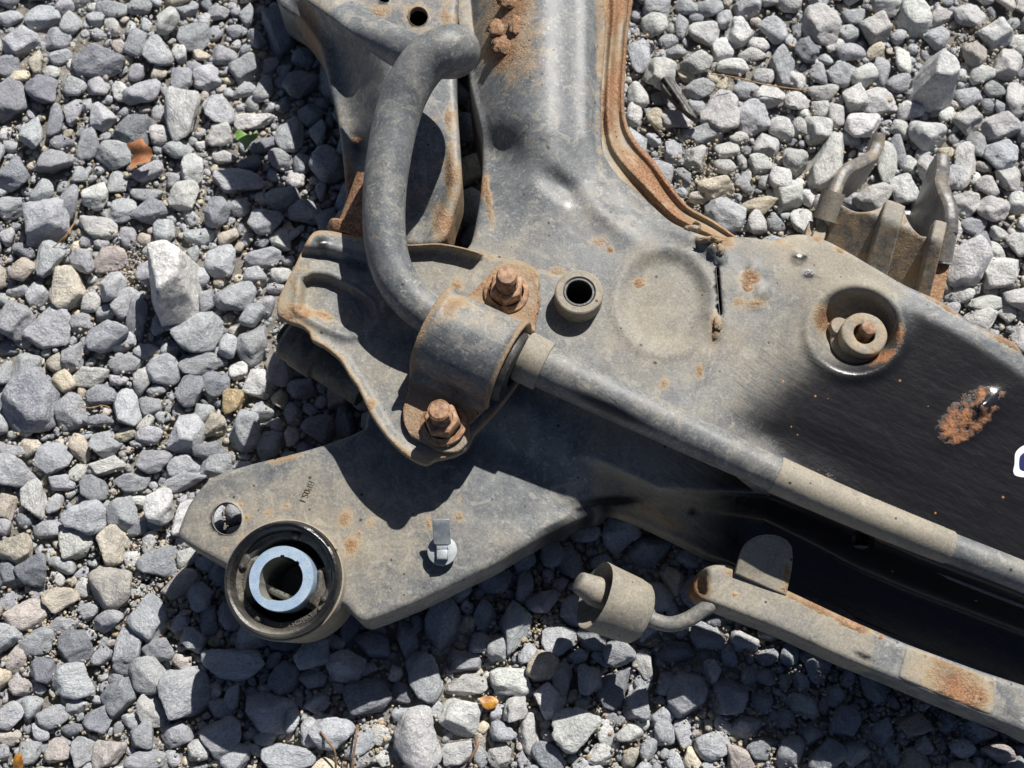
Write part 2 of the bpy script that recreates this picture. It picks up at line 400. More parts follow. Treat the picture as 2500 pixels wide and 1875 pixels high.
# unit stone shapes: rounded polytopes
def ico(sub):
    import bmesh
    b = bmesh.new(); bmesh.ops.create_icosphere(b, subdivisions=sub, radius=1); V = np.array([v.co[:] for v in b.verts]); T = np.array([[v.index for v in f.verts] for f in b.faces]); b.free(); return V, T
ICO = {k: ico(k) for k in (1, 2, 3, 5)}
from mathutils import noise as mn
def rock(D, seed, k=None, poly=None):
    g = np.random.default_rng(seed); npl = int(g.integers(7, 14)); nn = g.normal(size=(npl, 3)); nn /= np.linalg.norm(nn, axis=1)[:, None]
    dd = g.uniform(.55, 1.0, npl)
    nn = np.vstack([nn, [[0, 0, 1], [0, 0, -1], [.12, -.1, 1]]]); dd = np.append(dd, [.8, .8, .84])
    if poly is not None: nn, dd = nn[-3:], dd[-3:] * 1.1
    if poly is not None:
        for i in range(len(poly)):
            a = np.array(poly[i]); b = np.array(poly[(i + 1) % len(poly)]); e = b - a; q = np.array([e[1], -e[0]]); q /= np.linalg.norm(q)
            if q @ a < 0: q = -q
            tl = g.uniform(.08, .28); v = np.array([q[0], q[1], tl]); s = np.linalg.norm(v); nn = np.vstack([nn, v / s]); dd = np.append(dd, (q @ a) / s)
    nn /= np.linalg.norm(nn, axis=1)[:, None]
    c = D @ nn.T; q = np.where(c > .05, dd[None] / np.maximum(c, .05), 9.)
    sh = g.uniform(50, 140); r = (np.sum(q ** (-sh), axis=1)) ** (-1 / sh); r = np.minimum(r, 1.15)
    if len(D) > 300:
        o = Vector((seed * 3.1, 0, 0))
        f = np.array([mn.fractal(Vector(d) * 2.2 + o, 1.0, 2.0, 5) for d in D]); f2 = np.array([mn.noise(Vector(d) * 1.3 + o * 2) for d in D]); q_ = .35 if poly is not None else 1.; r = r * (1 + .075 * q_ * f + .10 * q_ * f2)
    V = D * r[:, None]
    if poly is None: V[:, 0] /= np.abs(V[:, 0]).max(); V[:, 1] /= np.abs(V[:, 1]).max()
    return V
STONES = [  # clusters read from the scene: (origin, scale, [(x, y, a, b, angle)])
((0, 0), 2.765, [(65,25,70,30,-30),(75,120,85,65,-10),(290,130,125,95,0),(145,300,125,115,20),(380,260,100,65,10),(395,385,85,65,15),(245,430,55,95,5,'t'),(125,510,75,50,10,'c'),(665,400,190,125,-20,'d'),(300,610,145,90,-25,'d'),(70,700,110,170,0,'d'),(500,580,95,80,-35),(655,600,75,80,0),(490,450,50,40,-20,'p'),(430,50,70,60,10),(490,150,70,100,-20),(650,130,85,55,-10),(770,195,60,65,20,'p'),(760,60,110,65,-10),(960,50,95,55,10),(1110,135,90,95,-20,'p'),(985,170,50,55,0),(885,185,45,60,0),(1270,60,100,60,10),(1300,245,120,95,-5),(1450,235,55,65,-15),(1060,360,120,110,0),(1220,370,60,75,0,'p'),(930,470,60,75,-30),(1350,370,70,35,0,'t'),(1510,370,95,65,0),(1660,460,110,110,0),(1400,530,95,90,0),(1210,540,95,95,10),(960,620,135,100,20),(1240,750,120,190,10,'p'),(1480,750,130,110,0),(1720,820,145,65,0,'p'),(1490,910,100,85,0,'p'),(1780,600,75,100,-25),(1700,700,60,60,0),(1640,610,90,50,25),(360,820,60,110,-5,'d'),(490,760,70,110,0),(690,790,95,105,10),(900,880,140,120,-20,'d'),(220,910,85,120,0),(75,980,55,50,0),(600,980,90,110,0),(770,1050,115,90,0),(360,1100,140,110,30),(1190,1000,110,90,15),(1000,1160,110,65,15),(1290,1150,90,95,0,'p'),(1370,980,50,35,-10,'p'),(1530,1060,95,50,0,'p'),(1590,1220,200,100,-8),(780,1240,90,85,0),(110,1190,110,110,-20,'d'),(90,1390,110,90,0),(620,1320,100,105,-10,'p'),(470,1370,75,110,0),(1240,1330,95,115,-30,'p'),(1010,1310,130,65,-10),(820,1430,110,90,15),(1010,1440,120,100,0,'d'),(1120,1560,80,90,20),(670,1530,140,80,-20,'p'),(280,1500,170,160,0),(430,1540,65,70,0),(1440,1430,110,110,0,'d'),(1620,1400,70,60,0),(1760,1490,150,95,0),(1930,1330,135,105,0),(2010,1560,35,90,-30),(1330,1600,120,60,10),(1540,1600,70,65,0,'t'),(870,1580,60,90,0),(50,1600,60,70,0),(1950,900,100,130,10),(1890,1090,85,75,0),(2060,1100,80,80,0),(2150,900,70,95,0,'p'),(2060,1440,110,90,0),(2030,570,120,100,20,'d'),(1890,250,110,190,15,'d'),(2050,390,80,60,0),(1480,90,80,50,-15),(1670,110,60,80,0),(2170,1280,45,100,0)]),
((0, 600), 2.765, [(460,300,165,160,0,'t'),(740,270,110,110,0),(600,390,90,75,0,'p'),(860,380,110,110,0),(1520,110,130,120,0),(1770,70,125,70,0),(1720,200,90,75,0),(1900,190,70,60,0,'p'),(1850,290,75,40,0),(1350,190,80,90,0),(1590,340,145,120,15),(1400,370,60,90,0),(1800,400,85,80,0),(1690,480,110,70,50),(1730,650,130,160,0),(1310,580,190,150,10),(940,500,90,150,0,'d'),(720,600,150,110,20),(720,450,70,60,0),(340,560,160,160,0),(150,160,100,85,0,'t'),(110,310,90,50,0),(250,320,80,100,0),(90,500,130,140,30),(550,530,85,70,0),(830,650,90,65,0),(490,750,85,100,0),(370,780,60,75,0,'t'),(170,830,100,160,-10),(610,870,130,85,0,'p'),(800,900,70,45,0),(870,790,130,70,10),(990,710,110,60,0),(1120,840,125,105,0),(1370,800,160,80,10),(1550,690,70,90,0),(1610,840,65,75,0,'p'),(1880,840,100,130,0,'k'),(1750,940,110,105,-20,'p'),(1590,1040,90,100,0,'o'),(1270,970,120,130,0,'d'),(1450,930,110,90,20,'d'),(1890,1040,60,75,0,'c'),(1760,1120,95,75,0),(1650,1260,115,145,0),(230,1080,200,230,0,'d'),(490,1140,110,140,0),(680,1020,100,80,0,'d'),(860,1110,110,150,0),(1010,1090,80,70,0),(660,1190,110,55,-10,'d'),(1100,1160,60,45,0),(1250,1280,140,150,15),(1440,1230,90,100,0,'t'),(1020,1290,110,70,0),(690,1340,130,100,0),(1010,1450,150,90,5),(1420,1380,120,65,0,'d'),(1240,1500,110,90,0),(1470,1490,120,100,0),(1640,1480,75,45,0),(720,1490,130,75,5,'p'),(870,1600,140,70,0),(1230,1600,170,60,15),(360,1440,130,120,0),(80,1530,180,120,0),(80,1390,100,50,0),(400,1600,100,60,0),(1800,1350,130,90,30),(2050,950,110,90,0),(1980,1150,60,90,0),(2150,1230,110,100,0,'d'),(20,860,80,90,0)]),
((0, 1275), 2.765, [(330,60,110,70,0),(510,150,115,140,0,'p'),(750,150,130,150,0,'t'),(935,40,80,65,0,'d'),(1060,20,80,50,0),(1070,270,140,120,20,'d'),(1270,240,70,80,0,'p'),(1410,270,90,70,0),(900,240,60,80,0,'p'),(1140,110,40,45,0),(750,420,150,170,0,'k'),(80,370,130,110,0,'d'),(230,320,120,120,-20,'d'),(420,300,100,60,-15),(180,150,70,40,0,'p'),(180,620,150,110,10,'k'),(40,550,70,80,0),(570,440,60,80,0,'p'),(600,600,85,80,0),(730,680,115,80,20),(1000,640,130,190,25),(430,690,110,80,0),(240,800,130,100,10),(500,850,130,110,20,'d'),(850,870,110,150,-15),(680,920,70,85,0),(1080,850,120,95,0),(120,910,70,120,-15,'k'),(510,1070,170,120,0),(800,1180,130,115,40,'d'),(670,1330,125,110,40,'d'),(1240,1180,200,200,0),(140,1120,80,70,0,'k'),(70,1300,110,100,0),(230,1240,80,90,0),(350,1300,110,90,10),(980,1440,100,100,0),(1190,1460,110,95,0),(1330,1560,80,90,0,'p'),(740,1560,120,110,0,'k'),(560,1540,100,130,0),(390,1560,85,100,0,'k'),(80,1450,90,60,0,'k'),(200,1540,80,100,0),(1000,1620,150,80,0),(1580,930,220,130,-5),(1300,780,100,100,0),(1350,500,90,100,0),(1480,340,90,90,0),(1550,620,90,110,0),(1500,1460,150,150,0),(1810,1270,200,150,-10),(2150,1230,100,80,20),(1570,1170,60,90,-20),(1920,1590,200,130,0),(1600,1600,110,90,40),(2140,1420,110,120,0),(1920,1060,110,120,0,'d'),(2120,880,130,110,0)]),
((700, 1400), 2.765, [(1060,330,125,200,0),(1340,290,75,120,0),(1540,340,115,210,-10),(1730,170,120,100,0),(560,470,150,100,-35,'d'),(800,460,80,150,20,'d'),(1190,600,130,80,-10),(1290,470,95,80,0),(1440,510,95,95,0),(1840,440,150,110,15),(550,640,100,50,10),(540,850,170,140,0,'d'),(180,720,110,70,0),(200,890,120,85,10),(930,690,150,170,-10),(270,1060,190,130,-10),(780,830,100,90,-30,'d'),(1210,760,150,80,0,'p'),(1515,720,150,110,-20,'p'),(1180,960,155,130,-15,'p'),(1865,710,75,120,0,'p'),(2030,720,95,110,0,'p'),(1760,860,120,120,0,'p'),(1950,1050,170,160,0,'p'),(1545,930,80,110,-20,'p'),(1420,950,75,70,0),(1640,1080,75,140,0,'p'),(900,1110,170,210,0,'p'),(640,1080,110,80,-20,'p'),(1150,1220,130,90,0,'p'),(1450,1220,110,90,0,'p'),(1310,1230,50,80,0),(1760,1240,130,100,0,'d'),(2110,1240,100,90,0,'p'),(520,1260,80,60,0),(660,1260,70,60,0,'p'),(1960,560,75,50,0),(30,950,60,130,0),(760,950,70,65,0)]),
((1100, 1100), 2.212, [(720,440,90,60,0),(1080,540,120,100,0,'d'),(1290,570,70,70,0),(540,560,70,80,0),(650,620,75,95,0),(820,600,70,50,0),(400,600,60,70,0),(230,690,100,80,0),(1230,1090,110,80,0,'d'),(910,1100,90,80,0),(1280,1330,110,130,0),(1520,1340,100,100,0),(1600,1490,100,70,0),(1940,1540,80,70,0),(1410,1580,100,90,0),(1260,1540,60,90,0),(1680,1350,60,70,0,'d'),(1980,1230,60,50,0),(1830,1090,60,70,0),(1510,1110,50,70,0),(960,1540,80,60,0,'p'),(1150,1540,60,90,0),(1700,1600,100,70,0),(2130,1480,90,100,0,'d'),(1020,1370,80,90,0),(1700,1230,60,50,0),(2080,1330,60,60,0)]),
((1500, 0), 2.212, [(250,40,95,80,0),(390,30,60,45,0),(520,40,70,50,0),(700,40,90,65,0),(220,130,70,75,0,'p'),(130,90,45,40,0),(370,140,45,75,0),(480,180,85,80,0,'p'),(570,270,70,70,0,'p'),(680,180,85,80,0,'p'),(190,240,45,50,0),(290,220,60,35,0),(330,280,60,35,0),(860,150,90,90,0),(1110,140,105,95,0,'p'),(780,230,70,50,0,'p'),(730,300,95,50,0,'p'),(900,360,80,110,0),(1050,260,80,80,0,'d'),(1270,190,65,55,0),(1410,150,90,90,0,'p'),(1300,80,70,60,0),(1600,100,100,100,0,'p'),(1740,210,80,65,0),(1530,200,45,45,0),(2060,180,90,80,0,'p'),(1550,320,50,90,0,'p'),(1450,380,55,90,0),(1270,290,85,55,0),(1230,390,90,75,0),(1350,410,80,60,0,'p'),(1110,400,60,65,0),(980,430,50,60,0,'p'),(640,370,90,50,0,'p'),(800,410,60,50,0,'p'),(440,340,90,55,0,'p'),(700,490,90,50,0),(450,480,90,50,0),(570,610,110,130,0,'p'),(840,530,80,70,0,'p'),(980,550,85,50,0,'p'),(1140,490,95,50,0,'p'),(1310,520,75,80,0,'p'),(1430,560,110,75,0,'p'),(240,530,60,50,0),(130,510,60,70,0,'p'),(130,290,60,110,0),(110,630,45,70,0,'p'),(340,640,95,60,0,'p'),(480,720,110,65,0),(750,650,90,100,0),(1110,580,50,55,0,'p'),(1210,630,55,70,0,'p'),(1350,680,100,80,0,'p'),(1110,700,80,85,0,'p'),(1000,700,40,65,0,'p'),(900,710,70,75,0,'p'),(820,790,80,85,0,'p'),(990,860,80,80,0,'p'),(780,880,75,65,0,'p'),(600,810,70,55,0,'p'),(600,890,65,50,0,'p'),(1160,890,110,180,-25,'p'),(1450,870,70,130,0,'p'),(1540,830,50,100,0),(1400,1050,110,90,0,'p'),(1570,1020,80,90,0,'p'),(560,1000,110,75,0,'c'),(710,980,65,60,0),(890,960,65,75,0,'p'),(930,1060,90,80,0,'p'),(600,1160,110,90,0),(780,1100,100,60,0,'c'),(770,1210,65,80,0,'p'),(1010,1200,65,100,0,'p'),(880,1210,50,50,0,'d'),(860,1300,70,30,0),(230,650,65,60,0,'c'),(1910,650,80,75,0,'p'),(2080,690,110,90,0,'p'),(2120,360,85,90,0,'p'),(1920,520,80,60,0),(2060,480,60,50,0),(1790,620,50,50,0,'p'),(1710,720,120,90,0,'p'),(1880,900,70,130,-20,'p'),(2100,830,110,90,0),(1960,790,60,70,0),(1600,890,50,60,0,'p'),(1660,620,40,30,0),(2130,960,80,70,0,'p'),(2020,1010,70,60,0,'p'),(2050,1140,90,80,0,'p'),(1850,970,60,70,0),(1950,1210,80,60,0),(2070,1260,60,40,0,'p'),(1890,1430,140,130,0,'p'),(2080,1480,110,100,0,'p'),(1860,1600,90,50,0,'p'),(2010,1640,110,50,0,'p'),(2190,1330,80,70,0,'p'),(2180,1100,60,60,0,'p'),(2190,550,70,120,0,'p')]),
((1700, 700), 2.765, [(1760,80,110,75,0,'p'),(1920,210,120,110,0,'p'),(2090,180,70,80,0,'p'),(2190,340,70,110,0,'p')]),
]
TONE = {'g': (.395, .41, .435), 'p': (.55, .555, .545), 'd': (.26, .275, .305), 't': (.48, .44, .37), 'c': (.60, .54, .42), 'k': (.49, .45, .42), 'o': (.54, .42, .25)}
def tone(ch, g):
    c = np.array(TONE[ch]) * g.uniform(.95, 1.36); return np.clip(c * (1 + g.uniform(-.02, .02, 3)), 0, .85)
SPECIAL = [  # stones that stand out: outline in sight pixels, height (mm), tone, label
 ([(362,612),(385,603),(440,607),(465,620),(470,660),(472,735),(462,745),(440,775),(402,787),(380,745),(362,690)], 46, 'p', 'big pale blocky stone standing above the gravel on the left'),
 ([(2235,230),(2260,160),(2290,115),(2320,150),(2332,190),(2332,220),(2300,245),(2255,240)], 34, 'p', 'large pale pointed stone at the upper right beyond the forked bracket'),
]
def stones():
    g = np.random.default_rng(11); lst = []
    for (ox, oy), s, arr in STONES:
        for e in arr:
            x, y, a, b, an = e[:5]; ch = e[5] if len(e) > 5 else 'g'
            px, py, a, b = ox + x / s, oy + y / s, a / s, b / s
            if any((px - q[0]) ** 2 + (py - q[1]) ** 2 < (.55 * min(max(a, b), max(q[2], q[3]))) ** 2 for q in lst): continue
            lst.append([px, py, a, b, an, ch])
    # occupancy raster, 5 px cells over a margin around the view
    cs = 5; X0, Y0, X1, Y1 = -900, -700, 3400, 2750; nx, ny = (X1 - X0) // cs, (Y1 - Y0) // cs; occ = np.zeros((ny, nx), bool)
    gy, gx = np.mgrid[0:ny, 0:nx]; gx = gx * cs + X0; gy = gy * cs + Y0
    def mark(px, py, a, b, an, k=.80):
        r = int(max(a, b) / cs) + 2; ix, iy = int((px - X0) / cs), int((py - Y0) / cs)
        sl = (slice(max(iy - r, 0), iy + r + 1), slice(max(ix - r, 0), ix + r + 1)); dx = gx[sl] - px; dy = -(gy[sl] - py)
        ca, sa = math.cos(R(an)), math.sin(R(an)); u = dx * ca + dy * sa; v = -dx * sa + dy * ca
        occ[sl] |= (u / (a * k)) ** 2 + (v / (b * k)) ** 2 < 1
    for q in lst: mark(*q[:5])
    for pl, h, ch, lb in SPECIAL:
        c = np.mean(pl, 0); mark(c[0], c[1], 50, 80, 0)
    for size, tries in ((48, 15000), (40, 15000), (33, 20000), (27, 24000), (21, 30000), (15, 34000), (11, 50000), (8, 60000), (6, 60000)):
        xs, ys = (g.uniform(X0 + 60, X1 - 60, tries), g.uniform(Y0 + 60, Y1 - 60, tries)) if size > 20 else (g.uniform(-90, 2590, tries), g.uniform(-90, 1965, tries))
        for px, py in zip(xs, ys):
            a = size * g.uniform(.85, 1.2); b = a * g.uniform(.62, .95); an = g.uniform(-90, 90)
            if not (0 < px < 2500 and 0 < py < 1875) or size < 34 or True:
                ok = not occ[int((py - Y0) / cs), int((px - X0) / cs)]
                if ok:
                    ca, sa = math.cos(R(an)), math.sin(R(an))
                    for th in np.linspace(0, 2 * math.pi, 8, endpoint=False):
                        u, v = a * .8 * math.cos(th), b * .8 * math.sin(th); qx, qy = px + u * ca - v * sa, py - (u * sa + v * ca)
                        if occ[int((qy - Y0) / cs), int((qx - X0) / cs)]: ok = False; break
                if ok and size > 15 and (px > 1650 + (1700 - py) * .5 and py > 1560 and g.random() < .8): ok = False
                if ok:
                    right = px > 1500 and py < 1000
                    ch = g.choice(['g', 'p', 'd', 't', 'c', 'k'], p=[.40, .44, .06, .04, .03, .03] if right else [.52, .17, .17, .06, .03, .05])
                    if size < 20: ch = g.choice(['g', 't', 'c', 'k', 'd'], p=[.62, .12, .06, .08, .12])
                    lst.append([px, py, a, b, an, ch]); mark(px, py, a, b, an, .82)
    return lst
LST = stones()
BODYHIDE = np.array([(1140,-50),(1540,-50),(1530,280),(1680,520),(2500,880),(2600,1750),(1900,1400),(1500,1240),(1150,1400),(850,1500),(650,1550),(450,1290),(900,1040),(680,760),(760,560),(860,500),(700,0),(1100,-10)], float)
def place_stones():
    g = np.random.default_rng(5)
    shapes = [mesh_np('stone', rock(ICO[5], 100 + i), ICO[5][1]) if False else None for i in range(0)]
    V4, T4 = ICO[5]; sub = 36
    I4 = ico(4)
    for i in range(sub):
        me = mesh_np('stone', rock(I4[0], 200 + i), I4[1]); me.materials.append(M_STONE); shapes.append(me)
    P = np.array([q[:2] for q in LST], float); hid = inpoly(P, BODYHIDE); vis = (P[:, 0] > -10) & (P[:, 0] < 2510) & (P[:, 1] > -10) & (P[:, 1] < 1885) & ~hid
    area = np.array([q[2] * q[3] for q in LST]) * vis; order = np.argsort(-area); big = set(order[:298].tolist())
    Vs, Ts, Cs, base = [], [], [], 0
    lowr = {k: [rock(ICO[k][0], 900 + i) for i in range(24)] for k in (1, 2, 3)}
    for i, (px, py, a, b, an, ch) in enumerate(LST):
        u = unit(px, py, 12); sz = min(a, b) * u; c = sz * g.uniform(.62, .85); zc = c * g.uniform(.25, .6) + (0.0015 if max(a, b) > 25 else 0)
        if max(a, b) > 32 and g.random() < .22: zc += .004
        p = Vector(Wn((px, py), zc)); stretch = 1 / math.cos(R(20) + math.atan((937 - py) / F)) ** .7
        scl = (a * u * 1.06, b * u * 1.06 * (stretch if abs(an) < 40 else 1), c); rot = Euler((g.normal(0, .16), g.normal(0, .16), R(an) + (math.pi if g.random() < .5 else 0)))
        tc = tone(ch, g)
        if i in big:
            o = bpy.data.objects.new('stone', shapes[int(g.integers(sub))]); col.objects.link(o); o.parent = GROUND
            o.location = p; o.rotation_euler = rot; o.scale = scl; o.color = (*tc, 1)
        else:
            k = 3 if max(a, b) > 24 and vis[i] else (2 if max(a, b) > 12 else 1)
            v = lowr[k][int(g.integers(24))] * np.array(scl); Mx = np.array(rot.to_matrix()); v = v @ Mx.T + np.array(p)
            Vs.append(v); Ts.append(ICO[k][1] + base); base += len(v); Cs.append(np.tile(tc, (len(v), 1)))
    # grit: crumbs of stone and soil between the stones
    n = 16000; gp = np.stack([g.uniform(-100, 2600, n), g.uniform(-100, 1975, n)], 1)
    # denser in bare patches
    pat = [(480,1480,90),(360,1480,70),(150,1500,90),(330,660,60),(1720,420,90),(1680,330,50),(2380,120,60),(1620,1560,200),(1900,1680,260),(1900,1760,220),(2200,1800,200),(2000,1650,160),(2350,1790,120),(1300,1560,60),(1450,1740,60),(880,1790,60),(380,1350,60),(2250,1700,260),(120,1560,70),(1560,130,40),(1300,1500,120)]
    for cx, cy, r in pat: gp = np.vstack([gp, np.stack([g.normal(cx, r * .6, 260), g.normal(cy, r * .6, 260)], 1)])
    for px, py in gp:
        s = abs(g.normal(0, 1)) * 1.0 + 1.0; s = s * .00055; p = Wn((px, py), g.uniform(.001, .007)); v = lowr[1][int(g.integers(24))] * s * g.uniform(.7, 1.3, 3) + p
        Vs.append(v); Ts.append(ICO[1][1] + base); base += len(v); Cs.append(np.tile(tone(g.choice(['t', 'c', 'g', 'k', 'o']), g) * .85, (len(v), 1)))
    me = mesh_np('gravel', np.vstack(Vs), np.vstack(Ts), True, np.vstack(Cs), 'tint')
    o = link('gravel', me, M_STONE2, GROUND); o['kind'] = 'stuff'
    for k, (pl, h, ch, lb) in enumerate(SPECIAL):
        c = np.mean(pl, 0); u = unit(c[0], c[1], h * .6); r = max(np.linalg.norm(np.array(pl) - c, axis=1)); q = (np.array(pl) - c) / r; q[:, 1] *= -1
        V = rock(ICO[5][0] * 1.0, 41 + k, poly=q * .93); me = mesh_np('loose_stone', V, ICO[5][1]); me.materials.append(M_STONE)
        o = bpy.data.objects.new('loose_stone', me); col.objects.link(o); o.location = Wn(c, h * .5 / 1000); o.scale = (r * u, r * u * 1.04, h * .62 / 1000)
        o.rotation_euler = (R(-6), R(3), 0); o.color = (*tone(ch, g), 1); tag(o, lb, 'stone')
place_stones()

# ================================================================== the subframe
SUB = empty('subframe', W(1500, 900, 0), 'dusty grey steel car subframe with rusty edges lying on gravel, worn black at right', 'subframe')

def leg_c(P): return P
CREASE = [(1330,1040),(1440,1110),(1610,1190),(1760,1196),(1880,1200),(2000,1246),(2250,1352),(2400,1408),(2640,1500)]
def z_body(P):
    x, y = P[:, 0], P[:, 1]
    z = np.full(len(P), 100.)
    n = np.array([-280., 410.]) / 496.5; d = (P - np.array([1150., 950.])) @ n
    wleft = ss(1650, 1480, x)
    z -= 22 * ss(-50, 110, d) * wleft
    z -= 13 * np.clip((1080 - x) / 620, 0, 1) * ss(900, 1050, y)
    # leg to the top
    k = ss(600, 260, y); z += k * (12 - 26 * ((x - 1325) / 150) ** 2) + k * 2
    z -= 11 * gau(P, 1218, 372, 62, 58, 30) ; z -= 5 * gau(P, 1375, 455, 60, 26, -35); z += 4 * gau(P, 1480, 520, 90, 30, -38)
    # raised shoulder line towards the flange
    z += 5 * np.exp(-(sdist_line(P, [(1440,-60),(1440,330),(1480,430),(1575,515),(1740,595)]) / 26) ** 2)
    # dish
    r = np.hypot((x - 1622) / 108, (y - 735) / 118); z -= 3.4 * ss(1.08, .72, r); z += .8 * np.exp(-((r - 1.12) / .1) ** 2)
    # body to the right: broad swell, bowl round the bolt, then the trough
    z += 0 * ss(1700, 2050, x) * np.exp(-((sdist_line(P, [(1700, 620), (2050, 690), (2600, 950)])) / 190) ** 2)
    rb = np.hypot((x - 2088) / 104, (y - 806) / 100); z -= 13 * ss(1.04, .6, rb); z += 2.5 * np.exp(-((rb - 1.12) / .14) ** 2)
    z -= 0 * gau(P, 2330, 840, 130, 60, -30)
    z += 3 * gau(P, 2375, 1015, 70, 30, 38) + 6 * gau(P, 2400, 990, 32, 14, 38)
    z -= 1.5 * gau(P, 1990, 1090, 210, 46, -28); z -= 3 * gau(P, 1850, 1050, 60, 30, -30)
    z -= 24 * ss(1640, 2050, x) * np.clip((sdist_line(P, CREASE) + 540) / 540, 0, 1)
    z -= 6 * ss(1250, 1600, x) * ss(-200, 0, sdist_line(P, CREASE)) * ss(2050, 1640, x)
    # front face
    dc = sdist_line(P, CREASE); dm = np.interp(x, [1500, 1650, 1900, 2100, 2600], [80, 105, 190, 240, 240])
    z -= 56 * (.72 * ss(0, .42, dc / dm) + .28 * np.clip(dc / dm, 0, 1)) * ss(1400, 1600, x)
    z -= 5 * np.clip(dc / 60, -1, 0) * 0
    # spot weld bosses and seams
    for cx, cy, rr_, h in ((1838, 655, 17, 1.2), (1860, 710, 18, 1.6), (1840, 735, 20, .7), (1742, 607, 13, 2.5), (1700, 598, 14, -3), (1757, 630, 16, 2.6), (1950, 628, 18, 2), (1820,650,18,-.6)):
        rr2 = np.hypot(x - cx, y - cy) / rr_; z += h * ss(1.1, .75, rr2)
    seam = dist_poly(P, [(1748, 775), (1738, 850), (1722, 900), (1712, 940), (1690, 1010)], False); z += .9 * np.exp(-((seam - 12) / 8) ** 2) * ss(960, 900, y) - 1.1 * np.exp(-(seam / 5) ** 2)
    z += 3.5 * np.exp(-(dist_poly(P, [(1752, 780), (1748, 815)], False) / 13) ** 2)
    z += 1.8 * gau(P, 1310, 690, 26, 70, 20) * 0
    return z
def m_body(P):
    x, y = P[:, 0], P[:, 1]; r = np.zeros(len(P)); g_ = np.full(len(P), .28); b = np.zeros(len(P))
    def rb(cx, cy, a, bb, an=0, k=1.): nonlocal r; r = np.maximum(r, k * gau(P, cx, cy, a, bb, an))
    def db(cx, cy, a, bb, an=0, k=1.): nonlocal g_; g_ = g_ + k * gau(P, cx, cy, a, bb, an)
    # dust
    db(800, 1300, 420, 190, 10, .5); db(1620, 730, 150, 150, 0, .42); db(1600, 1100, 240, 70, -28, .75); db(1560, 900, 160, 130, 0, .22); db(1900, 600, 230, 60, -25, .55)
    db(2060, 760, 130, 120, 0, .5); db(1200, 640, 130, 60, 0, .5); db(1330, 100, 200, 300, 0, -.1); db(1250, 1100, 160, 150, 0, -.35); db(2000, 620, 200, 40, -28, .5); db(1850, 900, 170, 120, 0, .35)
    db(1400, 560, 180, 110, 0, .1); db(1300, 350, 100, 200, 0, -.2); db(1650, 1310, 200, 60, -20, .2)
    # rust
    rb(1235, 60, 66, 110, 0, .8); rb(1225, 120, 50, 60, 0, 1.); rb(1250, 10, 50, 40, 0, 1.2); rb(1265, 110, 70, 110, 0, .55)
    for e in ((1190, 470, 10, 90, 8, .8), (1464, 150, 10, 300, 0, .55), (1360, 660, 34, 16, 0, .55), (1465, 590, 26, 16, 0, .5), (1560, 690, 14, 14), (1490, 610, 10, 10), (1760, 580, 34, 26, 0, .9), (1835, 675, 26, 18, 0, .95), (1825, 700, 14, 12), (1800, 735, 22, 16, 0, .55), (1850, 742, 30, 14, 0, .6),
              (2012, 780, 24, 34, 0, 1.), (2160, 870, 44, 18, 30, .9), (2195, 815, 16, 40, 0, .7), (1622, 935, 14, 26, 0, .55), (1745, 800, 12, 40, 0, .7), (1708, 905, 12, 22, 0, .8), (2010, 1155, 60, 12, -28, .4), (1830, 1130, 40, 12, -28, .4),
              (858, 1330, 20, 26, -20, .85), (843, 1266, 18, 26, -25, .65), (905, 1275, 14, 22, -20, .5), (655, 1250, 26, 10, 10, .6), (700, 1235, 12, 9, 0, .6), (708, 1215, 9, 9, 0, .5), (590, 1325, 9, 24, -20, .8), (604, 1265, 9, 12, 0, .8), (550, 1340, 10, 8, 0, .6), (585, 1232, 12, 8, -30, .6),
              (750, 1205, 10, 18, -25, .5), (1122, 1260, 9, 9, 0, .9), (1047, 1278, 10, 18, 0, .7), (875, 1300, 9, 9), (1610, 1260, 90, 20, -25, .5), (1500, 1255, 60, 14, 0, .4), (1120, 1210, 12, 30, 0, .35), (700, 1122, 60, 6, 17, .6),
              (1900, 590, 60, 10, -20, .4), (2300, 745, 90, 8, -30, .7), (2450, 835, 80, 9, -27, .7), (2000, 585, 22, 7, 0, .9), (2060, 612, 26, 8, -20, .8), (1660, 545, 60, 10, -33, .6), (1570, 650, 40, 40, 0, .15), (1290, 250, 200, 200, 0, .12)):
        rb(*e)
    # patch of burst rust on the black side
    q = gau(P, 2362, 1014, 84, 48, 38); nn_ = .5 + .5 * np.sin(x / 8.5 + 2.2 * np.sin(y / 9.)) * np.cos(y / 7.5 + x / 17. + 1.3 * np.sin(x / 11.)); r = np.maximum(r, ss(.12, .5, q) * (.30 + .62 * nn_)); rb(2395, 948, 12, 10, 0, .9); rb(2445, 962, 14, 11, 0, .9); rb(2340, 1075, 30, 9, 12, 1.); rb(2295, 1030, 12, 10, 0, .7)
    r = r - 1.0 * gau(P, 2418, 972, 24, 11, 40)
    # black worn paint: right side
    d = sdist_line(P, [(1560, 1300), (1720, 1060), (1800, 960), (1960, 900), (2190, 890), (2230, 740), (2180, 680), (2400, 760)])
    cx = (x - 2420) / 620; cy = (y - 1130) / 420
    fld = ss(1690, 2120, x + (y - 900) * .75) * ss(600, 690, y - (x - 2050) * .42 + 30)
    b = np.maximum(b, fld * 1.05)
    b -= 1.4 * gau(P, 2076, 772, 112, 104); b -= .9 * gau(P, 2060, 650, 150, 60, -28); b -= .55 * gau(P, 1900, 1120, 150, 22, -28)
    up = sdist_line(P, [(1700, 560), (2210, 705), (2293, 760), (2430, 840), (2560, 930)]); b -= 1.2 * np.exp(-(up / 26) ** 2) * (x > 1700)
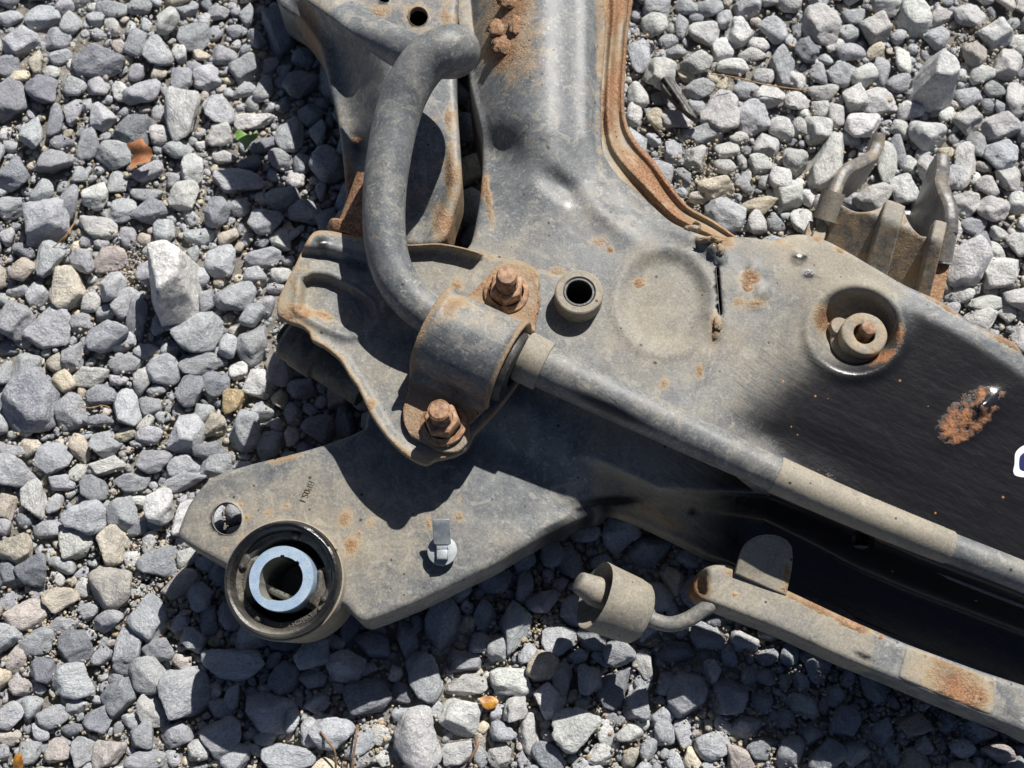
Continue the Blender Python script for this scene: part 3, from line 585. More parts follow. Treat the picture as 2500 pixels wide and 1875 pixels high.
    below = ss(-15, 40, sdist_line(P, CREASE)) * (x > 1450); b = b * (1 - .7 * below * ss(1900, 1600, x)); b = np.maximum(b, .22 * below * ss(1650, 1850, x)); g_ = g_ + .45 * below  # dust raised under the bar, so the colour lifts the dark shade there
    g_ = g_ - .8 * ss(2150, 2350, x) * (1 - below)
    for e in ((1957, 628, 22, 8, -10, 1.3), (1975, 668, 20, 16, 0, 1.2), (1745, 600, 16, 9, 0, .9), (1490, 1225, 80, 13, 3, 1.5), (1430, 1240, 40, 9, 20, 1.2), (1690, 1250, 16, 12, 0, 1.), (1340, 335, 30, 6, 15, .8), (1390, 500, 20, 16, 0, .7), (1335, 355, 16, 4, -40, .9), (1560, 545, 16, 6, 0, .9), (1230,1340,70,10,25,.5), (1350,1285,70,10,28,.8)):
        b = np.maximum(b, e[5] * gau(P, *e[:5]))
    return np.stack([np.clip(r, 0, 1.2), np.clip(g_, -.3, 1.1), np.clip(b, 0, 1.2)], 1)
BODY = [(1118,-420),(1122,-70),(1132,0),(1150,90),(1160,200),(1184,300),(1190,360),(1190,420),(1185,475),(1176,533),(1160,597),(1120,640),(1020,760),(960,900),(910,1010),
        (899,1052),(798,1095),(704,1122),(617,1143),(545,1165),(516,1180),(474,1232),(446,1300),(450,1306),(508,1340),(560,1368),(640,1420),(760,1470),(838,1460),(880,1498),
        (893,1503),(1015,1455),(1123,1403),(1200,1366),(1281,1318),(1370,1272),(1430,1246),(1480,1236),(1534,1249),(1600,1278),(1656,1305),(1733,1343),(1796,1365),(1917,1436),(2098,1506),(2387,1640),(2620,1750),
        (2620,930),(2500,880),(2474,845),(2427,822),(2369,793),(2293,743),(2206,703),(2131,660),(2072,625),(2014,594),(1968,581),(1932,582),(1905,593),(1870,594),(1837,588),(1790,586),(1742,588),(1700,577),(1634,548),(1575,497),(1540,466),(1500,432),(1462,372),(1456,294),(1456,226),(1466,100),(1468,45),(1462,0),(1460,-70),(1460,-420)]
def sk_body(P):
    x, y = P[:, 0], P[:, 1]; s = np.full(len(P), 16.)
    s = np.where((y < 640) & (x < 1250), 62., s); s = np.where((y < 610) & (x > 1400), 14., s)
    s = np.where((x < 920) & (y > 1000), 38., s); s = np.where((x > 880) & (x < 1480) & (y > 1200), 30., s)
    s = np.where((x > 1700) & (y < 960), 55., s); s = np.where((x > 1480) & (y > 1230), 9., s)
    return s
body = sheet('crossmember', BODY, z_body, m_body, M_FRAME, SUB, step=9.5, skirt=sk_body, rr=3.5,
             holes=[circ(554, 1266, 37, 40), circ(704, 1413, 128, 128, 48), [(1748,650),(1756,649),(1761,700),(1765,768),(1758,771),(1752,710)], circ(1412, 728, 40), circ(2104, 1320, 26, 22)], hole_skirt=2.5)
# added plate, coloured dark as shade inside the box section, so that one does not look through the seam or the sleeve
boxpx('inner_shade_plate', dens([(1200,640),(1800,640),(2350,900),(2350,1350),(1900,1250),(1500,1100),(1250,900)], 30), 40, 2, M_DARK, SUB)
# rusty flange with a folded lip
FLI = catmull([(1462,-70),(1466,0),(1470,45),(1466,100),(1457,226),(1456,300),(1463,372),(1503,434),(1560,486),(1634,549),(1700,578),(1760,590)], 9, False)
FLO = catmull([(1546,-70),(1545,0),(1536,60),(1530,120),(1524,253),(1531,300),(1554,345),(1600,396),(1640,455),(1680,503),(1745,540),(1800,580)], 9, False)
def ribbon(name, A, B, zf, mf, m, parent, nv=9, lip=8.):
    k = 90; ra = np.array([A[int(i)] for i in np.linspace(0, len(A) - 1, k)]); rb_ = np.array([B[int(i)] for i in np.linspace(0, len(B) - 1, k)])
    rows = []; zz = []; 
    for j in range(nv):
        f = j / (nv - 1); rows.append(ra * (1 - f) + rb_ * f); zz.append(zf(rows[-1], f))
    V = [Wn(r_, z_ / 1000.) for r_, z_ in zip(rows, zz)]; Mk = [mf(r_, j / (nv - 1)) for j, r_ in enumerate(rows)]
    last = V[-1].copy(); last[:, 2] -= lip / 1000; V.append(last); Mk.append(Mk[-1])
    T = [(j * k + i, (j + 1) * k + i, (j + 1) * k + i + 1, j * k + i + 1) for j in range(nv) for i in range(k - 1)]
    me = mesh_np(name, np.vstack(V), T, True, np.vstack(Mk)); return link(name, me, m, parent)
ribbon('flange', FLI, FLO, lambda P, f: 74 + 0 * P[:, 0] + (1 - f) * 9 + 6.5 * math.exp(-((f - .42) / .12) ** 2) + 5 * math.exp(-((f - .93) / .1) ** 2) + 1.2 * np.sin(P[:, 1] / 31) - 4 * ss(1600, 1800, P[:, 0]),
       lambda P, f: np.stack([np.clip(.38 + .5 * math.exp(-((f - .5) / .25) ** 2) + .3 * np.sin(P[:, 1] / 37 + f * 3) + .5 * (f > .85), 0, 1.1), np.full(len(P), .65), np.zeros(len(P))], 1), M_FRAME, SUB, 22, 6)

# stamped bracket plate that holds the clamp and the arm bushing
BRK = [(770,568),(800,566),(850,576),(900,588),(960,596),(998,600),(1070,597),(1124,606),(1164,617),(1215,632),(1270,640),(1308,662),(1314,690),(1303,726),(1302,800),(1290,880),(1240,960),(1190,1020),
       (1153,1058),(1138,1088),(1115,1104),(1093,1111),(1060,1118),(1040,1128),(1012,1118),(983,1098),(947,1062),(911,1011),(876,940),(857,914),(833,875),(797,844),(765,826),(758,808),(740,792),(700,778),(684,766),(680,742),(700,694),(724,648),(752,590)]
def z_brk(P):
    x, y = P[:, 0], P[:, 1]; z = np.full(len(P), 108.)
    z += 1.5 * ss(1000, 760, x)
    z += 5.0 * ss(40, 10, dist_poly(P, [(700, 745), (735, 660), (775, 585)], False)) * .4
    pk = [(742,685),(768,676),(800,680),(868,712),(905,742),(915,775),(895,800),(850,806),(800,788),(738,752)]
    dpk = dist_poly(P, pk); inn = inpoly(P, pk); sd_ = np.where(inn, -dpk, dpk); z -= 5.5 * ss(7, -9, sd_); z += 2.2 * np.exp(-((sd_ - 15) / 9) ** 2)
    z -= 3.5 * np.exp(-(sdist_line(P, [(740, 622), (800, 628), (890, 655)]) / 10) ** 2)
    z += 5 * np.exp(-(sdist_line(P, [(745, 592), (800, 596), (900, 622)]) / 22) ** 2) * ss(960, 900, x)
    z += 9 * ss(26, 4, dist_poly(P, [(985, 594), (1070, 590), (1124, 600), (1164, 611)], False))
    z += 3 * ss(22, 4, dist_poly(P, [(765, 835), (833, 880), (876, 945), (947, 1066), (1036, 1131)], False))
    return z
def m_brk(P):
    x, y = P[:, 0], P[:, 1]; r = np.zeros(len(P)); d_e = dist_poly(P, BRK)
    r = np.maximum(r, .48 * np.exp(-(d_e / 9) ** 2))
    for e in ((735, 760, 40, 16, -20, .9), (700, 770, 24, 14, 0, .95), (715, 690, 10, 60, 25, .6), (790, 770, 30, 8, -20, .9), (740, 655, 18, 10, 20, .5), (1270, 660, 50, 30, 0, .55), (1115, 700, 20, 18, 0, .7), (1300, 700, 12, 50, 0, .5), (905, 985, 16, 14, 0, .7), (1060, 1110, 40, 12, 0, .6), (825, 708, 5, 5, 0, 1), (750, 712, 5, 5, 0, .9)):
        r = np.maximum(r, e[5] * gau(P, *e[:5]))
    g_ = np.full(len(P), .5) + .3 * gau(P, 720, 720, 60, 90) + .3 * gau(P, 1160, 650, 160, 50) - .3 * gau(P, 800, 590, 90, 22) - .2 * gau(P, 820, 730, 50, 40)
    b = .9 * gau(P, 785, 590, 22, 16) + .5 * gau(P, 790, 612, 14, 12)
    return np.stack([r, g_, b], 1)
sheet('bracket_plate', BRK, z_brk, m_brk, M_FRAME, SUB, step=7.5, skirt=3.2, rr=1.3, bottom=4.0)
# under plate of the bracket, dark below its left edge
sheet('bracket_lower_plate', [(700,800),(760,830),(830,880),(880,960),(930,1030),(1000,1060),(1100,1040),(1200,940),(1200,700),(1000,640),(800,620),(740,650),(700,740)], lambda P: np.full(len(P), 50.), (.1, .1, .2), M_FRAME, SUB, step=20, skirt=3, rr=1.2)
# bushing sleeve lying between the two plates
pA, pB = W(702, 818, 72), W(890, 940, 66); axd = (pB - pA).normalized()
lathe('arm_bushing', [(1, 0), (9, 0), (13, .8), (14.6, 3), (14.6, 10), (15.6, 11), (15.6, 26), (14, 28), (14, 60), (1, 60)], pA, axd, M_RUBD, SUB, 48)
lathe('bushing_shell', [(1, -4), (6, -4), (7.5, -2.5), (8, 1), (8, 4)], pA, axd, M_DARK, SUB, 40)

# mounting sleeve
def collar():
    o = W(1411, 735, 99)
    c = lathe('sleeve', [(14.5, -4), (14.5, 12), (14.2, 13), (13.4, 13.6), (10, 13.6), (9.6, 13.2), (9.3, 11.5), (9.3, -20)], o, Z, M_FRAME, SUB, 56, (.18, .85, 0))
    lathe('inner_tube', [(9.2, -20), (9.2, 12.6), (8.9, 13.1), (7.9, 13.1), (7.7, 12.6), (7.5, -30)], o, Z, M_FRAME, c, 48, (.05, .0, .5))
    lathe('sleeve_bore', [(7.45, 11), (7.4, -30), (.1, -30)], o, Z, M_DARK, c, 40)
collar()
# bolt standing in the bowl
def bowl_bolt():
    zb = float(z_body(np.array([[2096., 802.]]))[0]); o = W(2099, 829, zb + 2.0)
    c = lathe('stepped_washer', [(17.5, -6), (17.5, -1), (16.5, 0), (15.2, .4), (14.6, .8), (13.8, 1), (13.8, 9), (13.3, 9.7), (12.6, 10), (7.2, 10), (6.6, 9.6), (6.4, 3), (.5, 3)], o, Z, M_FRAME, SUB, 56, (.3, .85, .12), wob=.15)
    lathe('stud', [(4.6, 2), (4.6, 14), (4.2, 15), (3.6, 15.4), (.1, 15.6)], o + Vector((.0012, .0015, 0)), Z, M_NUT, c, 32, wob=.1)
    lathe('locating_lug', [(6, -6), (6, 2), (5.3, 3), (.1, 3.2)], W(2048, 800, zb + 2), Z, M_FRAME, c, 28, (.3, .8, 0))
    lathe('weld_spatter', [(3.0, -2), (3.0, .5), (2, 2.2), (.1, 2.6)], W(2176, 868, zb + 9), Z, M_FRAME, c, 20, (.8, .6, 0), wob=.5)
bowl_bolt()

# bushing at the end of the arm
def big_bushing():
    o = W(700, 1417, 73); ax = Vector((-.03, -.10, 1)).normalized(); u = unit(700, 1412, 85) * 1000
    root = lathe('bushing', [(149*u, -45), (149*u, 6), (148*u, 7.2), (145*u, 7.6), (143*u, 7.2), (142*u, 3), (142*u, -45)], o, ax, M_FRAME, SUB, 90, (.22, .95, 0))
    lathe('rubber_lip', [(142.5*u, 2), (143.5*u, 5), (143.4*u, 8), (142*u, 11), (138*u, 13.2), (133*u, 13.8), (127*u, 13.2), (122*u, 11), (118.5*u, 7.5), (117*u, 2), (117*u, -30)], o, ax, M_FRAME, root, 110, wob=.25, mask=lambda V: np.stack([np.zeros(len(V)), np.full(len(V), .75), 1.1 - .42 * ss(.012, -.03, (V[:, 1] - o.y) * .8 + (V[:, 0] - o.x) * .45) - .2 * ss(-.02, -.036, V[:, 1] - o.y)], 1))
    # lower web of rubber, left and right, leaving the two voids
    def web(a0, a1, nm, mtl):
        n = 40; V = []; T = []
        for i in range(n + 1):
            a = a0 + (a1 - a0) * i / n
            e = min(1, min(i, n - i) / 5.)
            for r, zz in ((78*u, -22), (78*u, 3 * e), (88*u, 8 * e - .5), (96*u, 4.5 * e - 1), (104*u, 4 * e - 1), (118*u, 9.5 * e - 2), (118*u, -22)): V.append((r * math.cos(a) / 1000, r * math.sin(a) / 1000, zz / 1000))
        for i in range(n):
            for j in range(6): a = i * 7 + j; T.append((a, a + 7, a + 8, a + 1))
        T.append(tuple(range(6, -1, -1))); T.append(tuple(range(n * 7, n * 7 + 7)))
        Mx = axis_mat(o, ax); me = mesh_np(nm, [Mx @ Vector(v) for v in V], T, True); sharp(me, 60); link(nm, me, mtl, root)
    q = axis_mat(o, ax)
    e0 = math.atan2((q @ Vector((1, 0, 0)) - q.translation).y, (q @ Vector((1, 0, 0)) - q.translation).x)
    web(R(140) - e0, R(214) - e0, 'rubber_web', M_RUBD); web(R(-48) - e0, R(20) - e0, 'rubber_web', M_RUBD)
    lathe('void_shade_floor', [(117*u, -16), (60*u, -18)], o, ax, M_DARK, root, 48)  # added dark disc, its colour standing for shade in the voids
    lathe('rubber_ring', [(117.5*u, 4.6), (116*u, 4), (104*u, 3.6), (101.5*u, 2), (101*u, -16)], o, ax, M_RUBBER, root, 90, wob=.3)
    # zinc inner sleeve with key notches and flats
    def bore(th, r, z):
        if r > 60 * u: return np.full(len(th), r)
        a = (th + e0) % (2 * math.pi); rad = np.full(len(th), r)
        for ac, wd in ((R(90), .085), (R(45), .10)): rad = np.where(np.abs((a - ac + math.pi) % (2 * math.pi) - math.pi) < wd, r + 4 * u, rad)
        for ac in (R(198), R(243)): rad = np.maximum(rad, np.where(np.abs((a - ac + math.pi) % (2 * math.pi) - math.pi) < .48, 0, 0)) if False else rad
        dv = np.abs((a - R(222) + math.pi) % (2 * math.pi) - math.pi); rad = np.where(dv < .55, r + 9 * u * (1 - dv / .55) ** .7 * (dv < .55), rad)
        return rad
    sl = lathe('inner_sleeve', [(76*u, -30), (80*u, 2), (80*u, 12), (79.3*u, 13.4), (78*u, 14), (53.5*u, 14), (53*u, 13.6)], o, ax, M_ZINC, root, 144, rfun=bore, ang=25)
    lathe('sleeve_bore', [(53*u, 13.6), (52.5*u, 0), (52.5*u, -40), (.1, -40)], o, ax, M_BORE, sl, 144, rfun=bore)
    # marks moulded in the rubber
    for i, a in enumerate((R(163), R(238), R(-25), R(78))):
        r = 112 * u; lathe('moulding_nub', [(2.6, -2), (2.4, 2.5), (1.4, 4), (.1, 4.4)], q @ Vector((r * math.cos(a - e0) / 1000, r * math.sin(a - e0) / 1000, .004)), ax, M_RUBBER, root, 16)
    def ring_text(s, a_mid, r, size, step, flip=False):
        for i, chx in enumerate(s):
            a = a_mid + (i - (len(s) - 1) / 2) * step * (1 if flip else -1)
            cu = bpy.data.curves.new('raised_letter', 'FONT'); cu.body = chx; cu.size = size; cu.extrude = .00035; cu.align_x = 'CENTER'; cu.align_y = 'CENTER'
            ob = bpy.data.objects.new('tmp', cu); col.objects.link(ob); me = bpy.data.meshes.new_from_object(ob); bpy.data.objects.remove(ob)
            rot = a - math.pi / 2 if not flip else a + math.pi / 2
            Mt = q @ Matrix.Rotation(-e0, 4, 'Z') @ Matrix.Translation((r * math.cos(a) / 1000, r * math.sin(a) / 1000, .0041)) @ Matrix.Rotation(rot, 4, 'Z')
            me.transform(Mt); me.name = 'raised_letter'; link('raised_letter', me, M_RUBD, root)
    ring_text('>NR<', R(183), 109.5 * u, .0036, R(6.5), True)
    ring_text('MORI', R(216), 109.5 * u, .0036, R(7.5), True)
    ring_text('3-3SC2HAT', R(288), 109.5 * u, .0033, R(5.2), True)
big_bushing()

# stamped characters on the arm
def stamp():
    p0, p1 = W(762, 1172, 70), W(736, 1224, 70); dr = (p1 - p0); ang = math.atan2(dr.y, dr.x)
    cu = bpy.data.curves.new('stamped_text', 'FONT'); cu.body = 'BP0S.1'; cu.size = .0062; cu.extrude = .0002; cu.space_character = 1.0; cu.offset = -.00012
    ob = bpy.data.objects.new('tmp', cu); col.objects.link(ob); me = bpy.data.meshes.new_from_object(ob); bpy.data.objects.remove(ob)
    z = float(z_body(np.array([[750., 1200.]]))[0]); p = W(755, 1172, z + .25)
    me.transform(Matrix.Translation(p) @ Matrix.Rotation(ang, 4, 'Z') @ Matrix.Scale(.82, 4, (1, 0, 0)) @ Matrix.Scale(.95, 4, (0, 1, 0))); link('stamped_text', me, M_STAMP, SUB)
    d = W(757, 1165, z + .2); lathe('stamped_dot', [(.9, 0), (.8, .3), (.1, .35)], d, Z, M_STAMP, SUB, 14)
stamp()

# spring clip
def clip():
    z0 = float(z_body(np.array([[1082., 1345.]]))[0])
    o = W(1080, 1345, z0 + 5); u = unit(1080, 1340, z0 + 6) * 1000
    d = lathe('clip_disc', [(2, -8), (2.5, -1), (36*u, -.6), (37*u, .2), (36*u, 1.), (20*u, 1.5), (.1, 1.5)], o, Z, M_CLIP, SUB, 48)
    zt = z0 + 9
    boxpx('clip_tab', dens([(1057,1270),(1060,1268),(1095,1268),(1097,1271),(1099,1325),(1095,1328),(1064,1328),(1060,1325)], 10), lambda P: zt + 9 - (P[:, 1] - 1268) * .12, 1., M_CLIP, d, bottom=1.2, rr=.4)
    boxpx('clip_tab', dens([(1067,1329),(1091,1329),(1091,1340),(1067,1340)], 8), zt + 1, 4, M_CLIP, d, rr=.4)
    boxpx('clip_tab', dens([(1068,1343),(1091,1343),(1091,1363),(1068,1363)], 8), zt + 1, 7, M_CLIP, d, rr=.6)
clip()

# rounded dents / extra details on the leg: thick rust scabs
def scab(name, cx, cy, a, b, h, seed):
    V = ICO[3][0].copy(); z = float(z_body(np.array([[cx, cy]], float))[0]); u = unit(cx, cy, z); c = W(cx, cy, z)
    f = np.array([mn.fractal(Vector(d) * 2.5 + Vector((seed, 0, 0)), 1, 2, 4) for d in V]); V = V * (1 + .4 * f[:, None]) * np.array([a * u, b * u, h / 1000]) + np.array(c)
    link(name, mesh_np(name, V, ICO[3][1], True, (.8, .6, 0) if 'scab' in name else (.45, .7, .05)), M_FRAME, SUB)
for i, e in enumerate(((1250, 5, 34, 20, 2.4), (1222, 70, 30, 26, 1.8), (1235, 112, 34, 28, 2.2), (1212, 100, 16, 28, 1.6), (1262, 62, 20, 28, 1.4))): scab('rust_scab', *e, i * 5.3)
for i, e in enumerate(((1755, 612, 12, 18, 4), (1733, 588, 30, 9, 4), (1690, 560, 22, 9, 4), (1700, 551, 10, 8, 5), (1752, 790, 10, 18, 1.6))): scab('weld_bead', *e, 40 + i * 3.1)

# white paint mark
def mark():
    ou = [(2500,1088),(2480,1105),(2477,1135),(2474,1150),(2478,1160),(2500,1165),(2530,1160),(2545,1130),(2530,1090)]
    oo = catmull(ou, 5); inn = catmull([(2506,1101),(2490,1113),(2487,1130),(2489,1146),(2500,1152),(2518,1148),(2527,1130),(2518,1104)], 5)
    sheet('paint_mark', ou, lambda P: z_body(P) + .35, (0, 0, 0), M_WHITE, SUB, holes=[[(2506,1101),(2490,1113),(2487,1130),(2489,1146),(2500,1152),(2518,1148),(2527,1130),(2518,1104)]], step=6, skirt=.3, rr=.1, hole_skirt=.2)
    sheet('paint_mark_centre', [(2506,1102),(2491,1113),(2488,1130),(2490,1146),(2500,1151),(2518,1147),(2526,1130),(2518,1105)], lambda P: z_body(P) + .2, (0, 0, 0), M_NAVY, SUB, step=6, skirt=.2, rr=.1)
mark()

# clamp (saddle) over the stabilizer bar
cA, cB = W(1045, 765, 122), W(1290, 880, 122)     # along the bar
U = (cB - cA); U.z = 0; U.normalize(); Vv = Vector((-U.y, U.x, 0)); 
CC = W(1152, 868, 110); CC = Vector((CC.x, CC.y, .108))
def clampf():
    Rr = 23.5; prof = []                # (v, z) mm, from bolt 2 foot to bolt 1 foot
    for v in np.linspace(-60, -33, 7): prof.append((v, 1.5))
    prof += [(-29, 3), (-26, 7)]
    for a in np.linspace(R(188), R(-8), 26): prof.append((Rr * math.cos(a), 13 + Rr * math.sin(a) * .98 if math.sin(a) > 0 else 13 + Rr * math.sin(a)))
    prof += [(26, 7), (29, 3)]
    for v in np.linspace(33, 62, 7): prof.append((v, 1.5))
    prof = np.array(prof); nt_ = 17; V = []; Mk = []
    for v, z in prof:
        av = abs(v)
        hw = 26 if av < 24.2 else np.interp(av, [24.2, 30, 38, 48, 56, 61], [26, 23, 20.5, 18.5, 13, 4])
        cu = -1.5 if v < -24 else (3 if v > 24 else 0)
        for t in np.linspace(-1, 1, nt_):
            fl = 3.2 * max(0, abs(t) - .86) / .14 if av < 24 else 0    # rolled rim
            p = CC + U * ((hw * t + cu) / 1000) + Vv * ((v + fl * v / 24) / 1000) + Vector((0, 0, (z + fl * (z - 8) / 24) / 1000)); V.append(p)
            r = .12 + .42 * max(0, abs(t) - .86) / .14 + (.42 if av > 28 else 0) + .5 * math.exp(-((v - 10) / 9) ** 2 - ((t + .6) / .25) ** 2)
            Mk.append((min(r, 1.1), .22 + (.25 if v > 0 else 0), .28 if abs(v) < 24 and v < 8 else .1))  # lower side gets less dust and more black, painting in its shade
    n = len(prof); T = [(i * nt_ + j, i * nt_ + j + 1, (i + 1) * nt_ + j + 1, (i + 1) * nt_ + j) for i in range(n - 1) for j in range(nt_ - 1)]
    me = mesh_np('clamp', V, T, True, np.array(Mk)); o = link('clamp', me, M_FRAME, SUB)
    md = o.modifiers.new('thick', 'SOLIDIFY'); md.thickness = .003; md.offset = 1
    md2 = o.modifiers.new('bev', 'SUBSURF'); md2.levels = 1; md2.render_levels = 1
    # rubber insert
    c0 = CC + Vector((0, 0, .013)); 
    lathe('clamp_rubber', [(11, -27), (19.5, -27), (21.4, -25), (21.6, 0), (21.4, 25.5), (20, 28), (17, 28.6), (11, 28.6)], c0, U, M_RUBBER, o, 64)
    return o
clamp = clampf()
def nut(px, py, z, tiltv, hnut=11., hst=27., parent=None):
    o = W(px, py, z); ax = Vector(tiltv).normalized()
    w_ = lathe('flange_nut', [(13.2, 0), (13.6, 1), (13.2, 2.4), (11, 3.4), (10.4, 3.8)], o, ax, M_NUT, parent, 48, wob=.15)
    hx = ngon(10.2, 6, .4)
    def hf(th, r, zz): return hx(th, r, zz) if r > 8.6 else np.full(len(th), r)
    lathe('hex', [(10.4, 2.5), (10.4, hnut - 1.2), (9.6, hnut), (7.2, hnut + .5), (6.6, hnut + .6), (6.4, hnut - 1)], o, ax, M_NUT, w_, 72, rfun=hf)
    pr = [(5.9, 0)]; zz = hnut - 2
    while zz < hst - 1.2: pr += [(5.9, zz), (6.3, zz + .35), (6.3, zz + .55), (5.7, zz + .95)]; zz += 1.25
    pr += [(5.8, hst - .8), (5.2, hst), (4.4, hst + .15), (.1, hst + .1)]
    lathe('stud', pr, o, ax, M_NUT, w_, 40, wob=.08)
nut(1236, 716, 112, (.02, .0, 1), 11, 25, clamp)
nut(1083, 1036, 111, (-.05, .03, 1), 11, 24, clamp)
sheet('square_washer', [(1192,690),(1215,650),(1262,646),(1310,665),(1310,700),(1296,748),(1240,765),(1200,745)], lambda P: np.full(len(P), 110.8), (.45, .8, 0), M_FRAME, SUB, step=14, skirt=2, rr=.8)
sheet('square_washer', [(1024,1030),(1040,1075),(1075,1098),(1118,1098),(1142,1072),(1140,1030),(1110,1000),(1050,990)], lambda P: np.full(len(P), 110.6), (.4, .6, 0), M_FRAME, SUB, step=14, skirt=2, rr=.8)

# ================================================================== stabilizer bar
BAR = empty('stabilizer_bar', W(1100, 800, 0), 'bent grey steel stabilizer bar clamped across the subframe with one looped flattened end', 'stabilizer bar')
cp = [ # px, py, z mm, width px
 (2700,1497,94,74),(2500,1408,97,75),(2322,1339,100,76),(2100,1250,103,80),(1890,1157,107,86),(1700,1068,112,97),(1500,975,117,104),(1332,896,120,110),
 (1230,848,122,108),(1150,812,123,106),(1095,790,124,104),(1048,768,126,101),(994,722,130,101),(958,664,134,102),(940,590,138,103),(937,500,142,105),(945,407,146,108),(967,290,152,111),(995,215,158,112),(1032,156,163,113),(1074,126,166,113),(1106,116,163,112),(1121,124,152,106),(1110,140,140,102),(1070,142,132,98),(995,128,126,95),(926,88,122,95),(885,58,120,96),(845,25,118,100),(790,-15,117,108),(740,-60,116,110),(700,-110,116,112)]
def densify(cp, k=7):
    P = np.array([[*W(a, b, c)] + [w_ * unit(a, b, c) / 2] for a, b, c, w_ in cp]); out = []
    for i in range(len(P) - 1):
        p0, p1, p2, p3 = P[max(i - 1, 0)], P[i], P[i + 1], P[min(i + 2, len(P) - 1)]
        for s in range(k):
            t_ = s / k; out.append(.5 * ((2 * p1) + (-p0 + p2) * t_ + (2 * p0 - 5 * p1 + 4 * p2 - p3) * t_ ** 2 + (-p0 + 3 * p1 - 3 * p2 + p3) * t_ ** 3))
    out.append(P[-1]); out = np.array(out)
    return out
def bar():
    D = densify(cp, 7); C, rad = D[:, :3], D[:, 3]; n = len(C)
    for _ in range(10): C[1:-1] = (C[:-2] + 2 * C[1:-1] + C[2:]) / 4
    T, A, B = frames(C); seg = 40; fl = np.ones((n, 2))
    V, F_ = tube_geo(C, rad, seg)
    # flatten the last part to a blade in its own plane
    k0 = n - 7 * 6
    V = V.copy()
    for i in range(k0, n):
        f = ss(k0, k0 + 16, float(i)); ring = V[i * seg:(i + 1) * seg]; ctr = C[i]; rel = ring - ctr; nrm = np.array([.18, .35, .92]); nrm /= np.linalg.norm(nrm)
        tt = T[i]; nrm = nrm - tt * (nrm @ tt); nrm /= np.linalg.norm(nrm); side = np.cross(tt, nrm)
        a_ = rel @ nrm; b_ = rel @ side; V[i * seg:(i + 1) * seg] = ctr + nrm * (a_ * (1 - .62 * f))[:, None] + side * (b_ * (1 + .06 * f))[:, None]
    idx = np.repeat(np.arange(n), seg); m_ = np.zeros((len(V), 3)); ii = np.append(idx, [0, n - 1]); m_[:, 1] = .26 + .1 * (ii < 7 * 8) + .5 * (ii > 7 * 28)
    px = np.interp(ii, np.arange(n), np.interp(np.arange(n), np.arange(len(cp)) * 7, [c[0] for c in cp]))
    V_ = V; m_[:, 2] = .0
    # black scuffs on the underside near the clamp
    ang = np.append(np.tile(np.arange(seg), n), [0, 0])
    zrel = V_[:, 2] - C[ii][:, 2]; m_[:, 2] = 1.25 * np.exp(-((px - 1500) / 90) ** 2) * np.exp(-((zrel / rad[ii] - .62) / .26) ** 2) * (V_[:, 1] < C[ii][:, 1])
    me = mesh_np('bar', V, F_, True, m_); sharp(me, 60); link('bar', me, M_FRAME, BAR)
    return C, rad
BC, BR = bar()
def sleeve_on(name, i0, i1, grow, mask, m=M_FRAME, ribs=False, label=None):
    C = BC[i0:i1 + 1]; C2 = np.array([[np.interp(t, np.arange(len(C)), C[:, k]) for k in range(3)] for t in np.linspace(0, len(C) - 1, 120)])
    r = np.interp(np.linspace(0, len(C) - 1, 120), np.arange(len(C)), BR[i0:i1 + 1]) + grow
    r[0] -= grow * .6; r[-1] -= grow * .6
    if ribs: q = np.arange(120); r += ribs * .00022 * (q % 2) * (q > 8) * (q < 55)
    r2 = r; r3 = np.concatenate([[BR[i0] * .98], r2, [BR[i1] * .98]]); C3 = np.vstack([C2[:1] * 1.02 - C2[1:2] * .02, C2, C2[-1:] * 1.02 - C2[-2:-1] * .02])
    return tube(name, C3, r3, m, BAR, 44, mask=mask, ang=45, label=label)
sleeve_on('tape_sleeve', 14, 28, .0009, (.0, .95, 0), ribs=True, label='tan taped sleeve on the straight part of the bar')
# retaining collar next to the clamp, pale and dirty
iC = 7 * 7 + 1
cC = W(1306, 884, 120); dC = (W(1400, 930, 118.5) - cC).normalized()
lathe('retaining_ring', [(12, -7.5), (14.4, -7.2), (14.9, -6), (14.9, 6), (14.4, 7), (12, 7.4)], W(1302, 882, 120.5), dC, M_FRAME, BAR, 64, (.02, 1., 0), wob=.1)

# ================================================================== control arm at the top left
ARM = empty('control_arm', W(950, 250, 0), 'rust spotted grey and tan control arm with a round hole beneath the looped bar', 'control arm')
CA = [(660,-650),(668,-420),(672,-200),(678,-70),(690,0),(745,40),(790,110),(815,203),(835,285),(846,362),(853,430),(856,475),(846,528),(900,560),(980,585),(1052,586),(1079,570),(1093,520),(1113,452),(1111,384),(1104,271),(1099,180),(1101,59),(1106,0),(1108,-70),(1108,-250),(1080,-650)]
def z_ca(P):
    x, y = P[:, 0], P[:, 1]; z = np.full(len(P), 94.); xl = np.interp(y, [-650, -200, 0, 110, 200, 360, 475, 590], [660, 672, 690, 790, 815, 846, 856, 870])
    z -= 38 * ss(150, 8, x - xl); e = ss(26, 8, np.interp(y, [-70, 180, 384, 452, 520, 590], [1106, 1099, 1111, 1113, 1093, 1060]) - x); z += 5 * e * ss(300, 420, y)
    z -= 10 * gau(P, 1000, 520, 60, 60); z -= 4 * gau(P, 950, 430, 60, 120); z -= 6 * ss(300, 560, y)
    return z
